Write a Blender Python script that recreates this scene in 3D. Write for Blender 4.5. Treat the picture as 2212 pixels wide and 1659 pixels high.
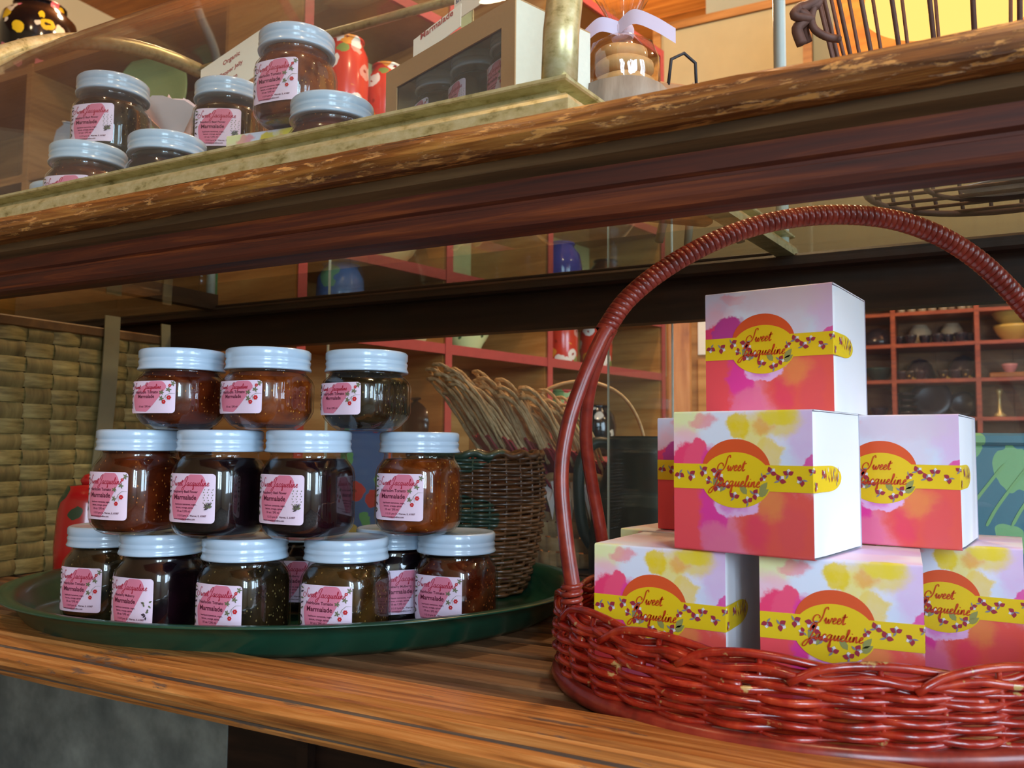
import bpy, math, random
from math import sin, cos, pi, tan, atan2, sqrt, radians
from mathutils import Vector, Matrix
random.seed(7)
for o in list(bpy.data.objects): bpy.data.objects.remove(o, do_unlink=True)
SC = bpy.context.scene
COL = SC.collection

# ------------------------------------------------------------------ camera, light, exposure
E = 0.66                      # eye height above the floor
YAW, PITCH, ROLL, F = radians(27.4), radians(4.13), radians(0.45), 1800.0
cam_data = bpy.data.cameras.new('camera'); cam = bpy.data.objects.new('camera', cam_data); COL.objects.link(cam)
cam.location = (0, 0, E)
cam.rotation_euler = (Matrix.Rotation(YAW, 3, 'Z') @ Matrix.Rotation(pi/2+PITCH, 3, 'X') @ Matrix.Rotation(ROLL, 3, 'Z')).to_euler()
cam_data.sensor_width = 36; cam_data.lens = 36*F/2212; cam_data.clip_start = 0.02
cam_data.dof.use_dof = True; cam_data.dof.focus_distance = 0.66; cam_data.dof.aperture_fstop = 14.0
SC.camera = cam
vs = SC.view_settings
vs.view_transform = 'Standard'; vs.look = 'None'; vs.gamma = 1.0; vs.use_curve_mapping = False; vs.exposure = 0.45
SC.display_settings.display_device = 'sRGB'
w = bpy.data.worlds.new('world'); SC.world = w; w.use_nodes = True
w.node_tree.nodes['Background'].inputs[0].default_value = (1.0, 0.86, 0.70, 1)
w.node_tree.nodes['Background'].inputs[1].default_value = 0.25

def area(name, loc, target, sx, sy, power, color):
    l = bpy.data.lights.new(name, 'AREA'); l.shape = 'RECTANGLE'; l.size = sx; l.size_y = sy
    l.energy = power; l.color = color
    o = bpy.data.objects.new(name, l); COL.objects.link(o); o.location = loc
    o.rotation_euler = (Vector(target)-Vector(loc)).to_track_quat('-Z', 'Y').to_euler()
    return o
DAY = (0.56, 0.78, 1.0)
# daylight through the shop windows behind and to the right of the photographer (panes of window_1, 2, 3)
area('window_daylight', (1.35, -1.96, 1.50), (1.35, 0, 1.50), 0.46, 1.5, 29, DAY)
area('window_daylight', (2.01, -1.96, 1.50), (2.01, 0, 1.50), 0.46, 1.5, 29, DAY)
area('window_daylight', (2.46, -0.35, 1.35), (0, -0.35, 1.2), 0.60, 1.5, 22, DAY)
area('window_daylight', (2.46, 0.45, 1.35), (0, 0.45, 1.2), 0.60, 1.5, 22, DAY)
WARM = (1.0, 0.72, 0.42)
def bulb(loc, power, size=0.06, color=WARM):
    l = bpy.data.lights.new('ceiling_or_fill_bulb', 'POINT'); l.energy = power; l.shadow_soft_size = size; l.color = color
    o = bpy.data.objects.new('ceiling_or_fill_bulb', l); COL.objects.link(o); o.location = loc
for p, e in (((-0.35, 1.6, 2.45), 50), ((-1.9, 1.7, 2.45), 30), ((1.5, 1.6, 2.45), 14), ((-1.0, -0.2, 2.45), 9), ((0.25, 0.15, 2.40), 24), ((0.6, 4.3, 2.45), 60), ((-1.2, 3.2, 2.45), 36)):  # the one nearest the camera is an added fill for the counter
    bulb(p, e)

# ------------------------------------------------------------------ maths helpers
Rv = Vector((cos(YAW), sin(YAW), 0)); Fv = Vector((-sin(YAW), cos(YAW), 0))
CM = cam.rotation_euler.to_matrix()
def CW(lat, fwd, z): return Rv*lat + Fv*fwd + Vector((0, 0, E+z))       # z relative to the eye
def ray(px, py): return CM @ Vector(((px-1106)/F, (829.5-py)/F, -1))
def pix(px, py, fwd=None, y=None, z=None):
    d = ray(px, py)
    if fwd is not None: t = fwd/(d.dot(Fv))
    elif y is not None: t = y/d.y
    else: t = z/d.z
    return Vector((0, 0, E)) + d*t
def lerp(a, b, t): return a+(b-a)*t

# ------------------------------------------------------------------ materials
MATS = {}
class N:
    def __init__(s, name):
        s.m = bpy.data.materials.new(name); s.m.use_nodes = True; s.t = s.m.node_tree; s.t.nodes.clear()
        s.out = s.t.nodes.new('ShaderNodeOutputMaterial')
    def n(s, typ, **kw):
        x = s.t.nodes.new(typ)
        for k, v in kw.items():
            if k.startswith('i_'):
                k = k[2:]; k = int(k) if k.isdigit() else k.replace('_', ' ')
                x.inputs[k].default_value = v
            else: setattr(x, k, v)
        return x
    def l(s, a, b): s.t.links.new(a, b)
    def coord(s, scale=(1, 1, 1), kind='Object'):
        c = s.n('ShaderNodeTexCoord'); m = s.n('ShaderNodeMapping'); m.inputs['Scale'].default_value = scale
        s.l(c.outputs[kind], m.inputs[0]); return m.outputs[0]
    def noise(s, vec, scale, detail=4, rough=0.55, dist=0.0):
        x = s.n('ShaderNodeTexNoise'); x.inputs['Scale'].default_value = scale; x.inputs['Detail'].default_value = detail
        x.inputs['Roughness'].default_value = rough; x.inputs['Distortion'].default_value = dist
        if vec is not None: s.l(vec, x.inputs['Vector'])
        return x.outputs['Fac']
    def ramp(s, fac, stops):
        r = s.n('ShaderNodeValToRGB'); e = r.color_ramp.elements
        while len(e) > 1: e.remove(e[-1])
        e[0].position = stops[0][0]; e[0].color = c4(stops[0][1])
        for p, c in stops[1:]:
            q = e.new(p); q.color = c4(c)
        s.l(fac, r.inputs[0]); return r.outputs[0]
    def mix(s, fac, a, b):
        x = s.n('ShaderNodeMix', data_type='RGBA')
        for inp, v in ((x.inputs[0], fac), (x.inputs[6], a), (x.inputs[7], b)):
            if isinstance(v, bpy.types.NodeSocket): s.l(v, inp)
            else: inp.default_value = v if not isinstance(v, tuple) else c4(v)
        return x.outputs[2]
    def math(s, op, a, b=0.0, c=0.0, clamp=False):
        x = s.n('ShaderNodeMath', operation=op); x.use_clamp = clamp
        for i, v in enumerate((a, b, c)):
            if isinstance(v, bpy.types.NodeSocket): s.l(v, x.inputs[i])
            else: x.inputs[i].default_value = v
        return x.outputs[0]
    def bsdf(s, color, rough=0.5, metal=0.0, bump=None, bs=0.2, bd=0.001, **kw):
        b = s.n('ShaderNodeBsdfPrincipled')
        for key, v in (('Base Color', color), ('Roughness', rough), ('Metallic', metal)):
            if isinstance(v, bpy.types.NodeSocket): s.l(v, b.inputs[key])
            else: b.inputs[key].default_value = c4(v) if isinstance(v, tuple) else v
        for k, v in kw.items(): b.inputs[k.replace('_', ' ')].default_value = c4(v) if isinstance(v, tuple) else v
        if bump is not None:
            q = s.n('ShaderNodeBump'); q.inputs['Strength'].default_value = bs; q.inputs['Distance'].default_value = bd
            s.l(bump, q.inputs['Height']); s.l(q.outputs[0], b.inputs['Normal'])
        s.l(b.outputs[0], s.out.inputs[0]); return s.m
def c4(c): return tuple(c)+((1.0,) if len(c) == 3 else ())
def srgb(r, g, b):
    f = lambda v: (v/255/12.92) if v/255 <= .04045 else ((v/255+.055)/1.055)**2.4
    return (f(r), f(g), f(b))
def plain(name, col, rough=0.5, metal=0.0, var=0.0, scale=60, **kw):
    if name in MATS: return MATS[name]
    n = N(name)
    if var > 0:
        f = n.noise(n.coord(), scale)
        c = n.mix(f, tuple(x*(1-var) for x in col), tuple(min(1, x*(1+var)) for x in col))
        m = n.bsdf(c, rough, metal, bump=f, bs=0.15, **kw)
    else: m = n.bsdf(col, rough, metal, **kw)
    MATS[name] = m; return m
def wood(name, dark, mid, light, stretch=(2, 40, 40), rough=0.4, chip=None, chip_t=0.62, bs=0.3, coat=0.0, chip_scale=1.0):
    if name in MATS: return MATS[name]
    n = N(name); v = n.coord(stretch)
    f = n.noise(v, 2.2, 8, 0.62, 0.6)
    c = n.ramp(f, [(0.30, dark), (0.5, mid), (0.72, light)])
    h = f
    if chip:
        g = n.noise(n.coord(tuple(x*chip_scale for x in (14, 60, 60))), 1.6, 9, 0.7, 0.3)
        k = n.ramp(g, [(chip_t-0.02, (0, 0, 0)), (chip_t+0.03, (1, 1, 1))])
        c = n.mix(k, c, chip); h = n.math('SUBTRACT', f, k)
    MATS[name] = n.bsdf(c, rough, 0, bump=h, bs=bs, bd=0.0012, Coat_Weight=coat, Coat_Roughness=0.25); return MATS[name]
def thin_glass(name, tint=(0.95, 0.97, 0.96), base=0.035, rough=0.0, dust=0.0):
    if name in MATS: return MATS[name]
    n = N(name); g = n.n('ShaderNodeNewGeometry'); d = n.n('ShaderNodeVectorMath', operation='DOT_PRODUCT')
    n.l(g.outputs['Normal'], d.inputs[0]); n.l(g.outputs['Incoming'], d.inputs[1])
    c = n.math('ABSOLUTE', d.outputs['Value']); q = n.math('SUBTRACT', 1.0, c, clamp=True)
    p = n.math('POWER', q, 5.0); r = n.math('MULTIPLY_ADD', p, 1-base, base, clamp=True)
    t = n.n('ShaderNodeBsdfTransparent'); t.inputs[0].default_value = c4(tint)
    gl = n.n('ShaderNodeBsdfGlossy'); gl.inputs['Roughness'].default_value = rough
    m = n.n('ShaderNodeMixShader'); n.l(r, m.inputs[0]); n.l(t.outputs[0], m.inputs[1]); n.l(gl.outputs[0], m.inputs[2])
    res = m.outputs[0]
    if dust > 0:
        df = n.n('ShaderNodeBsdfDiffuse'); df.inputs[0].default_value = (0.7, 0.7, 0.7, 1)
        m2 = n.n('ShaderNodeMixShader'); f = n.noise(n.coord(), 9, 6, 0.7)
        n.l(n.math('MULTIPLY', f, dust*2), m2.inputs[0]); n.l(res, m2.inputs[1]); n.l(df.outputs[0], m2.inputs[2]); res = m2.outputs[0]
    n.l(res, n.out.inputs[0]); MATS[name] = n.m; return n.m
def painted(name, base, cols, scale=18, rough=0.25, cover=0.42, seed=0.0):
    """hand painted flowers: rounded cells of a few colours over a base coat"""
    if name in MATS: return MATS[name]
    n = N(name); v0 = n.coord((1, 1, 1)); m = n.n('ShaderNodeVectorMath', operation='ADD'); m.inputs[1].default_value = (seed, seed*.7, seed*.3)
    n.l(v0, m.inputs[0]); v = m.outputs[0]
    nz = n.n('ShaderNodeTexNoise'); nz.inputs['Scale'].default_value = scale*1.6; n.l(v, nz.inputs['Vector'])
    ad = n.n('ShaderNodeVectorMath', operation='MULTIPLY_ADD'); n.l(nz.outputs['Color'], ad.inputs[0]); ad.inputs[1].default_value = (0.5/scale,)*3; n.l(v, ad.inputs[2])
    vo = n.n('ShaderNodeTexVoronoi'); vo.inputs['Scale'].default_value = scale; n.l(ad.outputs[0], vo.inputs['Vector'])
    blob = n.math('LESS_THAN', vo.outputs['Distance'], cover)
    sep = n.n('ShaderNodeSeparateColor'); n.l(vo.outputs['Color'], sep.inputs[0])
    k = len(cols); stops = [(i/k, c) for i, c in enumerate(cols)]
    r = n.n('ShaderNodeValToRGB'); r.color_ramp.interpolation = 'CONSTANT'; e = r.color_ramp.elements
    e[0].position = 0; e[0].color = c4(cols[0]); e[1].position = stops[1][0] if k > 1 else 1; e[1].color = c4(cols[min(1, k-1)])
    for p, c in stops[2:]:
        q = e.new(p); q.color = c4(c)
    n.l(sep.outputs[0], r.inputs[0])
    center = n.math('LESS_THAN', vo.outputs['Distance'], cover*0.3)
    c = n.mix(blob, base, r.outputs[0]); c = n.mix(center, c, tuple(x*0.55 for x in cols[-1]))
    MATS[name] = n.bsdf(c, rough, 0, Coat_Weight=0.4, Coat_Roughness=0.1); return MATS[name]

# ------------------------------------------------------------------ mesh builder
class MB:
    def __init__(s): s.v = []; s.f = []; s.mi = []; s.uv = None; s.sm = []
    def add(s, vs, fs, m=0, smooth=False):
        b = len(s.v); s.v += [tuple(x) for x in vs]
        for f in fs: s.f.append(tuple(b+i for i in f)); s.mi.append(m); s.sm.append(smooth)
        return s
    def box(s, a, b, m=0, rot=None, org=None):
        x0, y0, z0 = a; x1, y1, z1 = b
        vs = [Vector(p) for p in ((x0,y0,z0),(x1,y0,z0),(x1,y1,z0),(x0,y1,z0),(x0,y0,z1),(x1,y0,z1),(x1,y1,z1),(x0,y1,z1))]
        if rot is not None: vs = [rot @ p for p in vs]
        if org is not None: vs = [p+Vector(org) for p in vs]
        return s.add(vs, [(0,3,2,1),(4,5,6,7),(0,1,5,4),(1,2,6,5),(2,3,7,6),(3,0,4,7)], m)
    def bbox(s, a, b, bev=0.002, m=0, rot=None, org=None):
        """box with chamfered vertical and horizontal edges"""
        c = [(a[i]+b[i])/2 for i in range(3)]; h = [(b[i]-a[i])/2 for i in range(3)]; bev = min(bev, min(h)*0.9)
        vs = []; idx = {}
        for sx in (-1, 1):
            for sy in (-1, 1):
                for sz in (-1, 1):
                    for ax in range(3):
                        p = [c[0]+sx*h[0], c[1]+sy*h[1], c[2]+sz*h[2]]
                        for k, sg in enumerate((sx, sy, sz)):
                            if k != ax: p[k] -= sg*bev
                        idx[(sx, sy, sz, ax)] = len(vs); vs.append(Vector(p))
        fs = []
        for ax in range(3):
            o = [k for k in range(3) if k != ax]
            for sg in (-1, 1):
                q = []
                for u, v_ in ((-1, -1), (1, -1), (1, 1), (-1, 1)):
                    t = [0, 0, 0]; t[ax] = sg; t[o[0]] = u; t[o[1]] = v_; q.append(idx[(*t, ax)])
                if (sg == 1) == (ax == 1): q.reverse()
                fs.append(tuple(q))
        for ax in range(3):       # edges along ax
            o = [k for k in range(3) if k != ax]
            for u in (-1, 1):
                for v_ in (-1, 1):
                    t0 = [0, 0, 0]; t1 = [0, 0, 0]; t0[ax] = -1; t1[ax] = 1
                    for t in (t0, t1): t[o[0]] = u; t[o[1]] = v_
                    fs.append((idx[(*t0, o[0])], idx[(*t1, o[0])], idx[(*t1, o[1])], idx[(*t0, o[1])]))
        for sx in (-1, 1):
            for sy in (-1, 1):
                for sz in (-1, 1): fs.append((idx[(sx, sy, sz, 0)], idx[(sx, sy, sz, 1)], idx[(sx, sy, sz, 2)]))
        if rot is not None: vs = [rot @ p for p in vs]
        if org is not None: vs = [p+Vector(org) for p in vs]
        s.add(vs, fs, m); s.fix = True; return s
    def tube(s, pts, r, segs=8, closed=False, m=0, smooth=True, caps=True, rr=None, flat=1.0, up=None):
        pts = [Vector(p) for p in pts]; n = len(pts); rings = []; prev = None
        for i, p in enumerate(pts):
            a = pts[(i-1) % n] if (closed or i > 0) else p; b = pts[(i+1) % n] if (closed or i < n-1) else p
            t = (b-a); t = t.normalized() if t.length > 1e-9 else Vector((0, 0, 1))
            if up is not None: u = Vector(up)
            elif prev is None: u = Vector((0, 0, 1)) if abs(t.z) < 0.9 else Vector((1, 0, 0))
            else: u = prev
            u = (u - t*u.dot(t)); u = u.normalized() if u.length > 1e-6 else t.orthogonal().normalized()
            prev = u; v = t.cross(u); rad = rr[i] if rr else r
            rings.append([p + (u*cos(2*pi*k/segs)*flat + v*sin(2*pi*k/segs))*rad for k in range(segs)])
        vs = [q for ring in rings for q in ring]; fs = []
        for i in range(n if closed else n-1):
            j = (i+1) % n
            for k in range(segs):
                l = (k+1) % segs; fs.append((i*segs+k, i*segs+l, j*segs+l, j*segs+k))
        if caps and not closed: fs += [tuple(range(segs))[::-1], tuple((n-1)*segs+k for k in range(segs))]
        return s.add(vs, fs, m, smooth)
    def lathe(s, prof, segs=48, m=0, smooth=True, fn=None, cap=True, org=(0, 0, 0), sx=1.0, sy=1.0):
        vs = []; fs = []
        for i, (r, z) in enumerate(prof):
            for k in range(segs):
                a = 2*pi*k/segs; q = r*(fn(a, i, z) if fn else 1.0)
                vs.append((org[0]+q*cos(a)*sx, org[1]+q*sin(a)*sy, org[2]+z))
        for i in range(len(prof)-1):
            for k in range(segs):
                l = (k+1) % segs; fs.append((i*segs+k, i*segs+l, (i+1)*segs+l, (i+1)*segs+k))
        if cap:
            if prof[0][0] > 1e-6: fs.append(tuple(range(segs))[::-1])
            if prof[-1][0] > 1e-6: fs.append(tuple((len(prof)-1)*segs+k for k in range(segs)))
        return s.add(vs, fs, m, smooth)
    def prof_x(s, prof, x0, x1, m=0, nx=1, wob=0.0, closed=True, smooth=False):
        """a moulding: closed (y,z) profile extruded along x"""
        n = len(prof); vs = []; fs = []
        for i in range(nx+1):
            x = lerp(x0, x1, i/nx)
            for j, (y, z) in enumerate(prof):
                vs.append((x, y+random.uniform(-wob, wob), z+random.uniform(-wob, wob)))
        for i in range(nx):
            for j in range(n if closed else n-1):
                k = (j+1) % n; fs.append((i*n+j, i*n+k, (i+1)*n+k, (i+1)*n+j))
        if closed: fs += [tuple(range(n))[::-1], tuple(nx*n+j for j in range(n))]
        return s.add(vs, fs, m, smooth)
    def build(s, name, mats, parent=None, loc=None, rot=None, kind=None, recalc=True):
        me = bpy.data.meshes.new(name); me.from_pydata(s.v, [], s.f); me.update()
        if not isinstance(mats, (list, tuple)): mats = [mats]
        for m in mats: me.materials.append(m)
        me.polygons.foreach_set('material_index', s.mi); me.polygons.foreach_set('use_smooth', s.sm)
        if recalc:
            import bmesh
            b = bmesh.new(); b.from_mesh(me); bmesh.ops.recalc_face_normals(b, faces=b.faces); b.to_mesh(me); b.free()
        o = bpy.data.objects.new(name, me); COL.objects.link(o)
        if parent: o.parent = parent
        if loc is not None: o.location = loc
        if rot is not None: o.rotation_euler = (0, 0, rot) if not hasattr(rot, '__len__') else rot
        if kind: o['kind'] = kind
        return o
def tag(o, label, cat, group=None, kind=None):
    o['label'] = label; o['category'] = cat
    if group: o['group'] = group
    if kind: o['kind'] = kind
    return o
def thing(name, label, cat, loc=(0, 0, 0), rot=0, group=None):
    o = bpy.data.objects.new(name, None); COL.objects.link(o); o.location = loc
    o.rotation_euler = (0, 0, rot) if not hasattr(rot, '__len__') else rot
    o.empty_display_size = 0.02
    return tag(o, label, cat, group)
def kids(o): return [c for c in bpy.data.objects if c.parent == o]
def dup(root, loc, rot, label):
    ch0 = kids(root)
    r = root.copy(); COL.objects.link(r); r.location = loc
    r.rotation_euler = (0, 0, rot) if not hasattr(rot, '__len__') else rot
    r['label'] = label
    for ch in ch0:
        c = ch.copy(); COL.objects.link(c); c.parent = r
        for g in kids(ch):
            d = g.copy(); COL.objects.link(d); d.parent = c
    return r
def catmull(pts, n=5, closed=False):
    pts = [Vector(p) for p in pts]; out = []; N_ = len(pts)
    rng = range(N_) if closed else range(N_-1)
    for i in rng:
        g = (lambda k: pts[k % N_]) if closed else (lambda k: pts[max(0, min(N_-1, k))])
        p0, p1, p2, p3 = g(i-1), g(i), g(i+1), g(i+2)
        for j in range(n):
            t = j/n
            out.append(0.5*((2*p1)+(p2-p0)*t+(2*p0-5*p1+4*p2-p3)*t*t+(3*p1-p0-3*p2+p3)*t**3))
    if not closed: out.append(pts[-1])
    return out

# ------------------------------------------------------------------ lettering
GL = {
 'w': (1.35, [[(0,.3),(.2,.95),(.22,.2),(.42,0),(.68,.75),(.66,.2),(.85,0),(1.15,.75),(1.12,.95),(1.35,.75)]]),
 'e': (.75, [[(0,.3),(.45,.6),(.52,.88),(.32,1),(.12,.6),(.15,.15),(.4,0),(.75,.3)]]),
 't': (.75, [[(0,.3),(.42,1.8),(.28,.3),(.42,0),(.75,.3)], [(0,1.2),(.4,1.22),(.85,1.4)]]),
 'a': (1.15, [[(.75,.85),(.45,1),(.1,.6),(.1,.15),(.35,0),(.68,.5),(.78,.95),(.7,.2),(.85,0),(1.15,.3)]]),
 'c': (.8, [[(.65,.8),(.4,1),(.1,.55),(.15,.1),(.4,0),(.8,.3)]]),
 'q': (1.15, [[(.75,.85),(.45,1),(.1,.6),(.1,.15),(.35,0),(.68,.5),(.78,.95),(.62,-.6),(.55,-1.1),(.8,-.9),(.75,-.1),(1.15,.3)]]),
 'u': (1.1, [[(0,.3),(.2,.95),(.14,.3),(.3,0),(.62,.5),(.78,.95),(.68,.2),(.82,0),(1.1,.3)]]),
 'l': (.65, [[(0,.3),(.42,1.4),(.42,2.0),(.25,1.9),(.2,.3),(.35,0),(.65,.3)]]),
 'i': (.6, [[(0,.3),(.2,.95),(.15,.2),(.3,0),(.6,.3)], [(.28,1.35),(.36,1.45)]]),
 'n': (1.0, [[(0,.3),(.15,.95),(.08,0),(.32,.8),(.55,.95),(.58,.2),(.72,0),(1.0,.3)]]),
 'S': (1.5, [[(1.75,2.3),(1.6,2.75),(1.25,2.5),(1.15,1.9),(1.05,1.0),(.7,.15),(.1,-.1),(-.45,.3),(-.35,1.0),(.1,1.35),(.55,1.1),(.6,.75)]]),
 'J': (1.25, [[(.35,1.25),(.25,2.0),(.75,2.75),(1.15,2.6),(.95,1.6),(.55,.2),(.1,-1.1),(-.35,-1.35),(-.45,-.9),(.1,-.2),(1.25,.3)]]),
}
def word(txt, x, y, h, shear=0.35, sp=1.0):
    """list of 2D polylines of handwritten text; h = x-height"""
    out = []; cx = 0
    for ch in txt:
        w_, st = GL[ch]
        for line in st:
            p = [Vector((cx+a+shear*b*0.6, b, 0)) for a, b in line]
            out.append([(x+q.x*h*sp, y+q.y*h) for q in catmull(p, 4)])
        cx += w_
    return out
def ribbon(mb, lines, wd, mapf, off, m):
    for ln in lines:
        n = len(ln)
        if n < 2: continue
        vs = []
        for i in range(n):
            a = ln[max(0, i-1)]; b = ln[min(n-1, i+1)]; dx, dy = b[0]-a[0], b[1]-a[1]; L = sqrt(dx*dx+dy*dy) or 1e-9
            nx, ny = -dy/L, dx/L; k = wd*(0.6 if i in (0, n-1) else 1.0)*(0.75+0.45*abs(nx))
            vs += [mapf(ln[i][0]+nx*k, ln[i][1]+ny*k, off), mapf(ln[i][0]-nx*k, ln[i][1]-ny*k, off)]
        mb.add(vs, [(2*i, 2*i+1, 2*i+3, 2*i+2) for i in range(n-1)], m)
_tc = {}
def text2d(s, size):
    if (s, size) in _tc: return _tc[(s, size)]
    cu = bpy.data.curves.new('t', 'FONT'); cu.body = s; cu.size = size; cu.align_x = 'CENTER'; cu.resolution_u = 2; cu.offset = size*.022
    o = bpy.data.objects.new('t', cu); COL.objects.link(o)
    dg = bpy.context.evaluated_depsgraph_get(); dg.update(); me = bpy.data.meshes.new_from_object(o.evaluated_get(dg))
    r = ([tuple(v.co)[:2] for v in me.vertices], [tuple(p.vertices) for p in me.polygons])
    bpy.data.objects.remove(o); bpy.data.curves.remove(cu); bpy.data.meshes.remove(me); _tc[(s, size)] = r; return r
def puttext(mb, s, x, y, size, mapf, off, m, bold=1.0):
    v, f = text2d(s, size); mb.add([mapf(x+a, y+b, off) for a, b in v], f, m)
def leaf(mb, x, y, ang, L, W, mapf, off, m, n=4):
    ca, sa = cos(ang), sin(ang); top = []; bot = []
    for i in range(n+1):
        t = i/n; w_ = W*sin(pi*t**0.8)*0.5
        for sg, arr in ((1, top), (-1, bot)):
            a, b = t*L, sg*w_; arr.append(mapf(x+a*ca-b*sa, y+a*sa+b*ca, off))
    mb.add(top+bot, [(i, i+1, n+2+i, n+1+i) for i in range(n)], m)
def strip(mb, xs, lo, hi, mapf, off, m):
    vs = []
    for x in xs: vs += [mapf(x, lo(x), off), mapf(x, hi(x), off)]
    mb.add(vs, [(2*i, 2*i+1, 2*i+3, 2*i+2) for i in range(len(xs)-1)], m)
def lin(a, b, n): return [lerp(a, b, i/n) for i in range(n+1)]

# ------------------------------------------------------------------ common materials
M_ledge = wood('worn_ledge_wood', srgb(62,30,10), srgb(128,74,26), srgb(190,132,62), (4,80,80), 0.42, chip=srgb(208,146,76), chip_t=0.560, bs=0.6, coat=0.15, chip_scale=1.8)
M_low = wood('worn_lower_rail_wood', srgb(112,60,22), srgb(176,110,50), srgb(214,154,88), (3.2,85,85), 0.40, chip=srgb(112,84,66), chip_t=0.60, bs=0.45, coat=0.2, chip_scale=0.7)
M_apron = wood('dark_red_wood', srgb(46,12,0), srgb(80,26,0), srgb(132,60,8), (2.2,60,60), 0.66, bs=0.3)
M_cove = wood('dusty_cove_wood', srgb(66,48,26), srgb(92,66,38), srgb(118,88,54), (2,40,40), 0.6, bs=0.2)
M_slat = wood('slat_wood', srgb(70,44,26), srgb(112,76,48), srgb(150,112,76), (2.5,40,40), 0.5, bs=0.35)
M_dark = wood('near_black_wood', srgb(26,14,8), srgb(40,22,12), srgb(58,34,20), (2,30,30), 0.5)
M_pine = wood('pine_board', srgb(150,98,42), srgb(190,134,68), srgb(214,164,96), (1.2,1.2,14), 0.45, bs=0.15)
M_pined = wood('brown_board', srgb(122,80,36), srgb(156,108,54), srgb(184,136,78), (1.2,1.2,14), 0.5, bs=0.15)
M_redp = plain('red_painted_edge', srgb(172,72,66), 0.45, var=0.2, scale=90)
M_brass = N('aged_brass'); _f = M_brass.noise(M_brass.coord((9,14,14)), 9, 6, 0.65)
M_brass = M_brass.bsdf(M_brass.ramp(_f, [(0.30, srgb(140,126,74)), (0.45, srgb(196,182,128)), (0.75, srgb(222,212,168))]), 0.34, 0.45, bump=_f, bs=0.15)
M_glass = thin_glass('clear_pane_glass', dust=0.02)
M_glasstop = thin_glass('table_glass', (0.90, 0.94, 0.90), 0.04)
M_jarglass = thin_glass('jar_glass', (0.96, 0.97, 0.97), 0.075)
M_edge = plain('pale_glass_edge_and_glint', srgb(215,225,215), 0.25)
M_green = plain('dark_green_enamel', srgb(22,66,48), 0.28, var=0.35, scale=40, Coat_Weight=0.3)
M_white = plain('white_card', srgb(236,236,242), 0.55)
M_kraft = plain('kraft_card', srgb(182,140,90), 0.7, var=0.08, scale=400)

# ------------------------------------------------------------------ room shell
def struct(name, mb, mats): return mb.build(name, mats, kind='structure')
M_wallc = plain('cream_plaster', srgb(176,164,136), 0.8, var=0.08, scale=4)
M_floor = N('worn_concrete'); _f = M_floor.noise(M_floor.coord(), 5, 7, 0.6)
M_floor = M_floor.bsdf(M_floor.ramp(_f, [(0.35, srgb(58,60,54)), (0.55, srgb(104,106,96)), (0.7, srgb(132,132,120))]), 0.7, bump=_f, bs=0.3)
M_ceil = wood('ceiling_boards', srgb(120,66,20), srgb(158,92,34), srgb(186,120,54), (1,16,1), 0.5)
X0, X1, Y0, Y1, H = -3.6, 2.6, -2.1, 5.8, 2.75
struct('floor', MB().box((X0,Y0,-0.06),(X1,Y1,0)), M_floor)
ceiling = struct('ceiling', MB().box((X0,Y0,H+0.02),(X1,Y1,H+0.08)), M_ceil)
for i in range(16):
    MB().box((X0, Y0+i*(Y1-Y0)/16+0.006, H), (X1, Y0+(i+1)*(Y1-Y0)/16-0.006, H+0.02)).build('ceiling_board', M_ceil, ceiling)
wl = struct('wall_left', MB().box((X0-0.08,Y0,0),(X0,Y1,H)), M_wallc)
wb = struct('wall_back', MB().box((X0-.08,Y1,0),(X1+.08,Y1+.08,H)), M_wallc)
for i in range(24):
    xa = X0 + i*(X1-X0)/24
    MB().box((xa+0.004, Y1-0.02, 0), (xa+(X1-X0)/24-0.004, Y1, 1.15)).build('wall_board', M_pined, wb)
# walls with window openings behind the photographer
wf = MB()
for a, b, z0, z1 in ((X0-.08, 1.08, 0, H), (2.28, X1+.08, 0, H), (1.08, 2.28, 0, 0.7), (1.08, 2.28, 2.3, H), (1.62, 1.74, 0.7, 2.3)):
    wf.box((a, Y0-0.08, z0), (b, Y0, z1))
struct('wall_front', wf, M_wallc)
wr = MB()
for a, b, z0, z1 in ((Y0, -0.72, 0, H), (0.82, Y1, 0, H), (-0.72, 0.82, 0, 0.55), (-0.72, 0.82, 2.15, H), (-0.01, 0.11, 0.55, 2.15)):
    wr.box((X1, a, z0), (X1+0.08, b, z1))
struct('wall_right', wr, M_wallc)
n = N('daylit_sky'); em = n.n('ShaderNodeEmission'); em.inputs[0].default_value = (0.75, 0.87, 1, 1); em.inputs[1].default_value = 3.0
n.l(em.outputs[0], n.out.inputs[0]); M_sky = n.m
M_frame = plain('window_frame_paint', srgb(190,180,160), 0.4)
def window_y(name, x0, x1, z0, z1):
    f = MB()
    for a, b, c, d in ((x0-.02, x1+.02, z0-.03, z0), (x0-.02, x1+.02, z1, z1+.03), (x0-.02, x0, z0, z1), (x1, x1+.02, z0, z1), (x0, x1, (z0+z1)/2-.02, (z0+z1)/2+.02)):
        f.box((a, Y0-.05, c), (b, Y0+.03, d))
    f.build(name, M_frame, kind='structure')
    MB().box((x0, Y0-.062, z0), (x1, Y0-.056, z1)).build('window_pane', M_sky, bpy.data.objects[name])
def window_x(name, y0, y1, z0, z1):
    f = MB()
    for a, b, c, d in ((y0-.02, y1+.02, z0-.03, z0), (y0-.02, y1+.02, z1, z1+.03), (y0-.02, y0, z0, z1), (y1, y1+.02, z0, z1), (y0, y1, (z0+z1)/2-.02, (z0+z1)/2+.02)):
        f.box((X1-.03, a, c), (X1+.05, b, d))
    f.build(name, M_frame, kind='structure')
    MB().box((X1+.056, y0, z0), (X1+.062, y1, z1)).build('window_pane', M_sky, bpy.data.objects[name])
window_y('window_1', 1.10, 1.60, 0.73, 2.27); window_y('window_2', 1.76, 2.26, 0.73, 2.27)
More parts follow.
